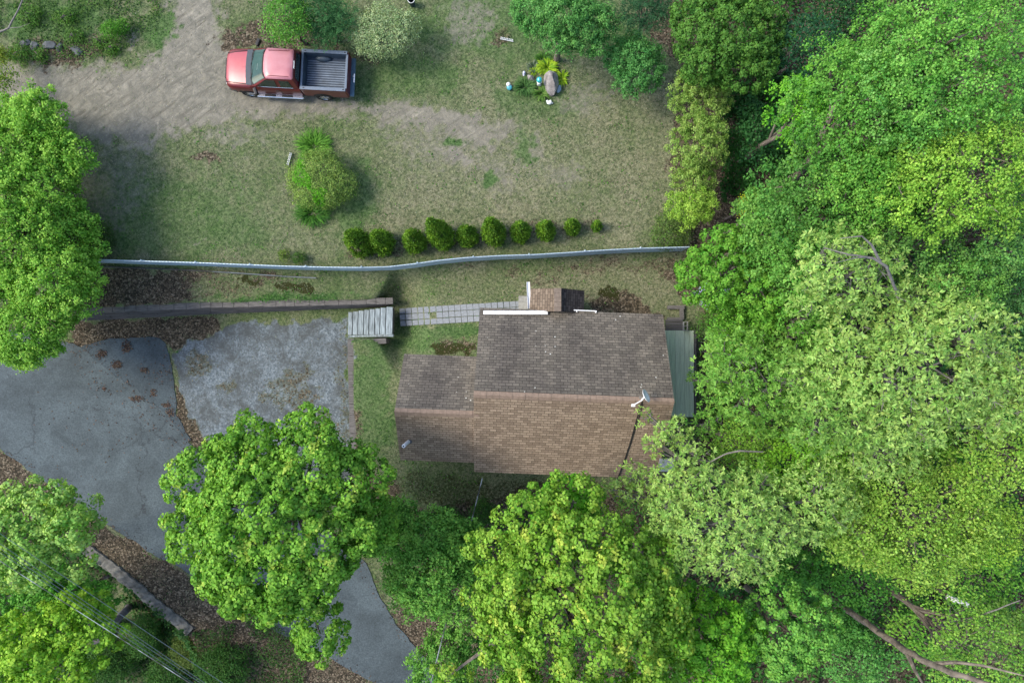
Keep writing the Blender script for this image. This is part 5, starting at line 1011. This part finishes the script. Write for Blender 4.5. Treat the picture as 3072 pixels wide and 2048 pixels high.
blades('hosta', 'small lime-yellow plant at the right side of the boulder', 1686, 238, 12, 18, 60, .34, (.13, .27, .01), (.34, .50, .03), wd=.06, seed=7)
blades('hosta', 'little lime sprig left of the lime plant behind the boulder', 1600, 216, 8, 10, 26, .25, (.12, .25, .01), (.3, .45, .03), wd=.05, seed=8)
blades('daylily_clump', 'thin weeds at the back of the boulder bed', 1628, 178, 26, 16, 90, .35, (.03, .12, .015), (.10, .24, .03), wd=.03, seed=9)
blades('spotted_plant', 'dark speckled low plant between the small rock and the lime plant', 1600, 203, 24, 16, 90, .25, (.02, .07, .02), (.25, .30, .22), wd=.03, seed=10)
blades('bed_weeds', 'dry weeds in the little bed above the upper white edging', 1512, 103, 18, 16, 50, .3, (.06, .12, .03), (.25, .22, .14), wd=.02, seed=12)

# ---------------------------------------------------------------- boulder bed
def rock(name, label, px, py, h, sx, sy, rot, m, seed=1, cuts=9):
    rng = random.Random(seed); b_ = G(px, py); bm = bmesh.new(); bmesh.ops.create_icosphere(bm, subdivisions=4, radius=1)
    pl = [(Vector((rng.uniform(-1, 1), rng.uniform(-1, 1), rng.uniform(-.2, 1))).normalized(), rng.uniform(.58, .9)) for _ in range(cuts)]
    for v_ in bm.verts:
        for nn_, dd_ in pl:
            e = v_.co.dot(nn_) - dd_
            if e > 0: v_.co -= nn_*e*.92
        c = v_.co; v_.co += c.normalized()*(float(fbm(np.array([c.x+c.z*2+5]), np.array([c.y-c.z+9]), 3., 3)[0])-.5)*.14
        v_.co = Vector((v_.co.x*sx, v_.co.y*sy, max(v_.co.z, -.4)*h))
    me = bpy.data.meshes.new(name); bm.to_mesh(me); bm.free(); me.shade_smooth()
    try: me.set_sharp_from_angle(angle=R(28))
    except Exception: pass
    o = link(name, me, m, None, b_ + Vector((0, 0, h*.25))); o.rotation_euler = (0, 0, R(rot)); return tag(o, label, 'rock')
ROCK = simple('boulder_stone', (.29, .265, .26), .8, var=.55, nscale=3, bump=.03); ROCKD = simple('dark_stone', (.09, .10, .105), .8, var=.4, nscale=3, bump=.02); ROCKB = simple('blue_slate', (.32, .42, .52), .6, var=.15)
rock('boulder', 'large pale grey faceted boulder in the small garden bed', 1655, 254, .62, .38, .60, 12, ROCK, 3, 11)
rock('garden_rock', 'small rounded grey rock left of the gazing ball', 1592, 238, .22, .22, .16, -35, ROCK, 5)
rock('garden_rock', 'flat blue-grey slate leaning on the right of the boulder', 1677, 268, .16, .11, .20, -25, ROCKB, 6, 4)
for x, y, s_, r_, sd, lb_ in ((75, 132, .26, 20, 7, 'dark grey stone at the left end of the stones on the bank'), (103, 138, .24, 60, 8, 'pointed pale-faced stone on the bank at the top left'), (147, 138, .3, 10, 9, 'broad dark stone in the middle of the stones on the bank'), (178, 142, .2, 80, 10, 'small dark stone right of the broad one on the bank'), (230, 152, .3, -20, 11, 'light-topped flat stone by the dirt driveway')):
    rock('bank_stone', lb_, x, y, s_*.45, s_*1.1, s_*.75, r_, ROCKD, sd)
TURQ = simple('turquoise_glass', (.02, .42, .45), .08, var=.3, nscale=2, spec=1., coat=1.); CERW = simple('white_ceramic', (.75, .78, .78), .35, var=.1); CERB = simple('blue_ceramic', (.10, .42, .52), .3, var=.5, nscale=3)
b_ = G(1617, 252); gbx = tag(empty('gazing_ball', b_), 'turquoise gazing ball on a white pedestal beside the boulder', 'garden ornament')
MB().cyl((0, -.03, 0), (0, -.03, .3), .11, .07, 16).cyl((0, -.03, .3), (0, -.03, .36), .1, .12, 16).build('pedestal', CERW, gbx, smooth=True); MB().sph((0, 0, .48), .135, sub=3).build('ball', TURQ, gbx, smooth=True)
b_ = G(1527, 263); cb_ = tag(empty('ceramic_mushroom', b_), 'blue and white ceramic ornament on the lawn left of the boulder bed', 'garden ornament')
MB().sph((.02, -.04, .12), .13, (1, 1, .8), 3).build('body', CERB, cb_, smooth=True); MB().sph((-.03, .07, .20), .10, (1, 1, .9), 3).build('cap', CERW, cb_, smooth=True)
b_ = G(1648, 310); fg = tag(empty('animal_figurine', b_), 'small white garden figurine on the lawn below the boulder', 'garden ornament')
MB().sph((0, 0, .09), .10, (1.3, .95, .9), 3).sph((-.10, .05, .13), .055, sub=2).sph((.05, .07, .10), .05, sub=2).sph((.11, -.02, .07), .05, (1.4, .8, .8), 2).build('body', CERW, fg, smooth=True)
b_ = G(1572, 222); sf = tag(MB().sph(b_ + Vector((0, 0, .1)), .085, (.8, 1.0, 1.4), 3).sph(b_ + Vector((0, -.06, .07)), .06, (1, 1.4, .9), 2).build('stone_figure', simple('pale_stone', (.45, .47, .62), .6, var=.3), None, smooth=True), 'tiny bluish white figure at the left edge of the boulder bed', 'garden ornament')
def edging(px0, py0, px1, py1, label):
    a = G(px0, py0); b_ = G(px1, py1); c = (a+b_)/2; dd = b_-a; L = dd.length; root = tag(empty('picket_edging', c, math.atan2(dd.y, dd.x)), label, 'garden edging')
    MB().box((0, 0, .07), (L, .035, .035)).build('rail', WHITE, root)
    n_ = int(L/.075)
    for i in range(n_): MB().box((-L/2 + L*(i+.5)/n_, .02, .10), (.045, .03, .22), bevel=.008).build('picket', WHITE, root)
edging(1501, 119, 1540, 127, 'short white picket edging at the top of the lawn below the bed of dry weeds'); edging(866, 497, 876, 461, 'short white picket edging left of the yard shrub')
b_ = G(1238, 16); bk = tag(empty('wire_basket', b_), 'round pale-rimmed bucket at the edge of the silvery shrub', 'bucket')
mb = MB(); 
for k_ in range(24):
    a = 2*math.pi*k_/24; a2 = 2*math.pi*(k_+1)/24; mb.cyl((.15*math.cos(a), .15*math.sin(a), .5), (.15*math.cos(a2), .15*math.sin(a2), .5), .014, seg=6)
mb.build('rim', WHITE, bk); mb = MB(); rs_ = [[mb.bm.verts.new((r_*math.cos(2*math.pi*k_/24), r_*math.sin(2*math.pi*k_/24), z)) for k_ in range(24)] for r_, z in ((.11, .0), (.15, .5))]
for k_ in range(24): mb.bm.faces.new((rs_[0][k_], rs_[0][(k_+1) % 24], rs_[1][(k_+1) % 24], rs_[1][k_]))
mb.bm.faces.new(rs_[0]); mb.build('tub', simple('dark_plastic', (.03, .05, .07), .5), bk)

# trunks and limbs seen in the wood
def barepath(name, label, pts, rads, m, cat='tree trunk', side=()):
    pts = [P(x, y, z) for x, y, z in pts]; dn, dr = [], []
    for (a, b_), (r0, r1) in zip(zip(pts[:-1], pts[1:]), zip(rads[:-1], rads[1:])):
        for j in range(6): t = j/6; q = a.lerp(b_, t); dn.append(q + Vector((random.uniform(-.04, .04), random.uniform(-.04, .04), 0))*min(1, r0*6)); dr.append((r0*(1-t)+r1*t)*random.uniform(.93, 1.07))
    dn.append(pts[-1]); dr.append(rads[-1]); mb = MB().tube(dn, dr, 10)
    for sp_, r_ in side: mb.tube([P(*q) for q in sp_], [r_*(1-.8*i/(len(sp_)-1)) for i in range(len(sp_))], 6)
    return tag(mb.build(name, m, None, smooth=True), label, cat)
random.seed(5)
BROWNB = simple('brown_bark', (.17, .145, .12), .9, var=.5, nscale=6, bump=.03, stretch=(.6, .6, .6))
t_ = barepath('bare_trunk', 'large brown trunk slanting across the bottom right corner', [(2450, 1760, 0), (2600, 1868, 4.5), (2720, 1955, 7.5), (2860, 2020, 10), (3010, 2062, 11.5)], [.16, .14, .12, .10, .07], BROWNB, side=[([(2720, 1955, 7.5), (2745, 2010, 8.5), (2780, 2070, 9.3)], .10), ([(2800, 1990, 9), (2870, 1985, 10), (2950, 1995, 11), (3090, 2030, 12)], .08)])
barepath('bare_trunk', 'forked dead grey branch near the bottom right corner', [(2800, 1850, 4), (2850, 1862, 6), (2930, 1850, 7.5), (3060, 1800, 9)], [.06, .05, .035, .015], GREYBARK, 'branch', side=[([(2850, 1862, 6), (2850, 1820, 7), (2835, 1790, 7.6)], .03), ([(2870, 1862, 6.3), (2890, 1910, 7), (2950, 1950, 8)], .03), ([(2850, 1862, 6), (2800, 1880, 6.4), (2790, 1925, 7)], .025)])
barepath('birch_log', 'short white birch log above the bottom right corner', [(2838, 1788, 5.), (2905, 1814, 5.3)], [.10, .09], simple('birch_white', (.75, .73, .70), .7, var=.15), 'log')
barepath('bare_trunk', 'long grey forked limb above the pale oak right of the fence', [(2690, 880, 12.2), (2660, 800, 13), (2620, 775, 13.2), (2540, 762, 13.4), (2470, 742, 13.2)], [.045, .04, .036, .024, .010], GREYBARK, 'branch', side=[([(2640, 785, 13.1), (2615, 735, 13.5), (2585, 708, 13.7), (2520, 715, 13.6)], .045), ([(2600, 770, 13.3), (2560, 775, 13.5), (2500, 790, 13.6)], .025)])
barepath('bare_trunk', 'grey limb curving through the sage oak beside the roof', [(2290, 1355, 8.5), (2220, 1352, 8.6), (2180, 1360, 8.4), (2130, 1385, 8)], [.02, .035, .03, .018], GREYBARK, 'branch')
barepath('bare_trunk', 'thick dark grey trunk in the shadow below the stone wall', [(392, 1816, -2.7), (372, 1836, -1.2), (334, 1876, .2), (288, 1924, 1.6)], [.17, .17, .18, .18], simple('dark_grey_bark', (.13, .12, .125), .9, var=.5, nscale=8, bump=.03))
barepath('bare_trunk', 'thin grey branch crossing the top left corner', [(90, -60, 3), (60, 20, 2.6), (25, 85, 2.2), (-30, 110, 2)], [.02, .03, .04, .04], GREYBARK, 'branch', side=[([(25, 85, 2.2), (60, 82, 2.3), (90, 70, 2.5)], .02)])
barepath('bare_trunk', 'dark trunk rising through the gap below the sage oak', [(2560, 1480, 0), (2590, 1530, 2.5), (2640, 1590, 5)], [.16, .14, .10], BROWNB)

# ---------------------------------------------------------------- stuff: undergrowth, leaves, grass blades
rng = np.random.RandomState(77)
def inpoly_px(n_, poly, z=0.):
    poly = np.array(poly); lo, hi = poly.min(0), poly.max(0); out = []
    X_ = rng.uniform(lo[0], hi[0], n_); Y_ = rng.uniform(lo[1], hi[1], n_); k_ = sdist(X_, Y_, poly) < 0; X_, Y_ = X_[k_], Y_[k_]
    x = (X_-1536)*(H-z)/2048; y = (1024-Y_)*(H-z)/2048; return x, y
def sheet(name, poly, n_, ca, cb, h0, h1, size, label=None):
    x, y = inpoly_px(n_, poly); f = fbm(x, y, .8, 3); keep = fbm(x+9, y+4, 1.3, 2) > .36; x, y, f = x[keep], y[keep], f[keep]
    z = hgt(x, y) + h0 + (h1-h0)*np.clip((f-.3)*2.2, 0, 1)*rng.uniform(.5, 1, len(x)); m_ = len(x); pos = np.stack([x, y, z], 1) + rng.normal(size=(m_, 3))*.05
    nr = unit(np.array([0, 0, 1.]) + rng.normal(size=(m_, 3))*.5); c = cols(rng, m_, ca, cb, f + rng.uniform(-.4, .4, m_)); o = leafcloud(name, pos, nr, rng.uniform(size*.6, size*1.3, m_), .7, c, LEAF, rng=rng); return tag(o, kind='stuff')
sheet('undergrowth', [(2120, -150), (3300, -150), (3300, 2300), (1950, 2300), (2120, 1420), (2130, 900), (2220, 620), (2200, 300), (1990, 60)], 100000, (.018, .085, .016), (.085, .26, .045), .1, 2.2, .17)
sheet('undergrowth', [(2130, 170), (2340, 160), (2370, 620), (2290, 660), (2150, 640)], 16000, (.010, .05, .010), (.04, .15, .025), .3, 1.6, .13)  # very dark leaf colours paint the shade of the gap beside the hedge
sheet('undergrowth', [(1060, 1640), (1180, 1550), (1430, 1545), (1480, 1600), (1600, 1480), (2030, 1480), (2100, 2300), (1450, 2300), (1330, 1900), (1200, 1780)], 26000, (.02, .09, .015), (.08, .22, .04), .05, .9, .13)
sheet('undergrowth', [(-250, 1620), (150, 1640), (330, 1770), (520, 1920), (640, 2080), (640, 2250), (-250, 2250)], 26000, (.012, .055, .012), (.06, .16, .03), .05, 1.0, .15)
sheet('ground_weeds', [(540, 1930), (760, 1880), (900, 1960), (880, 2200), (640, 2200)], 9000, (.02, .07, .015), (.07, .15, .03), .02, .3, .09)
sheet('ground_weeds', [(0, -80), (480, -80), (500, 80), (420, 150), (300, 190), (0, 190)], 9000, (.025, .085, .015), (.11, .21, .04), .02, .25, .09)
sheet('ground_weeds', [(690, 895), (900, 872), (1000, 880), (1010, 896), (900, 908), (690, 910)], 1500, (.03, .13, .02), (.10, .26, .04), .01, .1, .06)
def scatter(name, n_, ca, cb, fn, smin, smax, mat_, asp, zoff, tilt, align=None):
    x = rng.uniform(-25, 25, n_); y = rng.uniform(-17, 17, n_); z = hgt(x, y); mk = masks(x, y, z); w_ = fn(mk, x, y, z); k_ = rng.rand(n_) < w_; x, y, z = x[k_], y[k_], z[k_]; m_ = len(x)
    pos = np.stack([x, y, z + zoff*rng.uniform(.3, 1, m_)], 1); nr = unit(np.array([0, 0, 1.]) + rng.normal(size=(m_, 3))*tilt); t = rng.rand(m_)
    if align is not None: t = np.clip(align({k2: v2[k_] for k2, v2 in mk.items()}, x, y) + rng.uniform(-.45, .45, m_), 0, 1)
    return tag(leafcloud(name, pos, nr, rng.uniform(smin, smax, m_), asp, cols(rng, m_, ca, cb, t, .1), mat_, rng=rng), kind='stuff')
rpoly0 = 0; rpoly = [(p.x, p.y) for p in road] ; apoly = [(p.x, p.y) for p in apron]
def offroad(x, y): return (sdist(x, y, rpoly) > -.02) & (sdist(x, y, apoly) > -.02)
scatter('fallen_leaves', 150000, (.035, .029, .020), (.21, .168, .115), lambda m_, x, y, z: (m_['litter'] > .3)*offroad(x, y)*(x < 12)*.75*np.clip(m_['litter'], 0, 1), .05, .10, LITTER, .75, .03, .35)
scatter('grass_blades', 330000, (.045, .10, .03), (.34, .33, .235), lambda m_, x, y, z: (1-m_['litter'])*(1-m_['dirt']*.85)*(1-m_['gravel']*.97)*offroad(x, y)*((x < 11) | (y > 0)), .05, .11, GRASS, .22, .04, .45, lambda m_, x, y: .25 + .6*m_['dry'] - .9*m_['lush_shade'] + .3*m_['dirt'])
x = []; y = []
for (cx_, cy_, rx_, ry_, nn_) in ((381, 1042, 17, 20, 170), (350, 1094, 18, 15, 150), (305, 1062, 18, 14, 100), (433, 1110, 14, 9, 60), (460, 1178, 11, 14, 60), (410, 1196, 24, 10, 100), (511, 1236, 14, 14, 50), (500, 1215, 16, 8, 60), (312, 1166, 6, 5, 30), (470, 1120, 60, 60, 60), (260, 1300, 200, 160, 90), (740, 1830, 100, 60, 100), (600, 1560, 60, 120, 30)):
    a = rng.rand(nn_)*6.283; f = np.sqrt(rng.rand(nn_))*rng.uniform(.5, 1.15, nn_); p_ = [P(cx_ + rx_*f_*math.cos(a_), cy_ + ry_*f_*math.sin(a_), LOW+.05) for f_, a_ in zip(f, a)]; x += [q.x for q in p_]; y += [q.y for q in p_]
for poly_, dens_ in ((rpoly, 16), (apoly, 12)):
    for a_, b2 in zip(poly_, poly_[1:] + poly_[:1]):
        L_ = math.hypot(b2[0]-a_[0], b2[1]-a_[1])
        if L_ > 9: continue
        for _ in range(int(L_*dens_)):
            t_ = rng.rand(); x.append(a_[0] + (b2[0]-a_[0])*t_ + rng.normal()*.17); y.append(a_[1] + (b2[1]-a_[1])*t_ + rng.normal()*.17)
x = np.array(x); y = np.array(y); m_ = len(x)
tag(leafcloud('fallen_leaves', np.stack([x, y, np.full(m_, LOW+.055) + rng.rand(m_)*.02], 1), unit(np.array([0, 0, 1.]) + rng.normal(size=(m_, 3))*.3), rng.uniform(.05, .10, m_), .7, cols(rng, m_, (.04, .03, .024), (.14, .10, .075), rng.rand(m_)), LITTER, rng=rng), kind='stuff')
scatter('lawn_weeds', 60000, (.025, .10, .015), (.11, .27, .04), lambda m_, x, y, z: (fbm(x+3, y+8, 1.4, 4) > .60)*(1-m_['litter'])*(1-m_['gravel'])*(1-m_['dirt'])*offroad(x, y)*((x < 11) | (y > 0))*.8, .05, .11, LEAF, .7, .05, .4)
scatter('pebbles', 26000, (.22, .21, .19), (.55, .54, .50), lambda m_, x, y, z: .12*m_['dirt']**2*offroad(x, y) + .25*m_['gravel']*(1-m_['litter']) + .012, .02, .05, simple('pebble', (.34, .33, .31), .8, var=.4, nscale=3), .8, .015, .3)
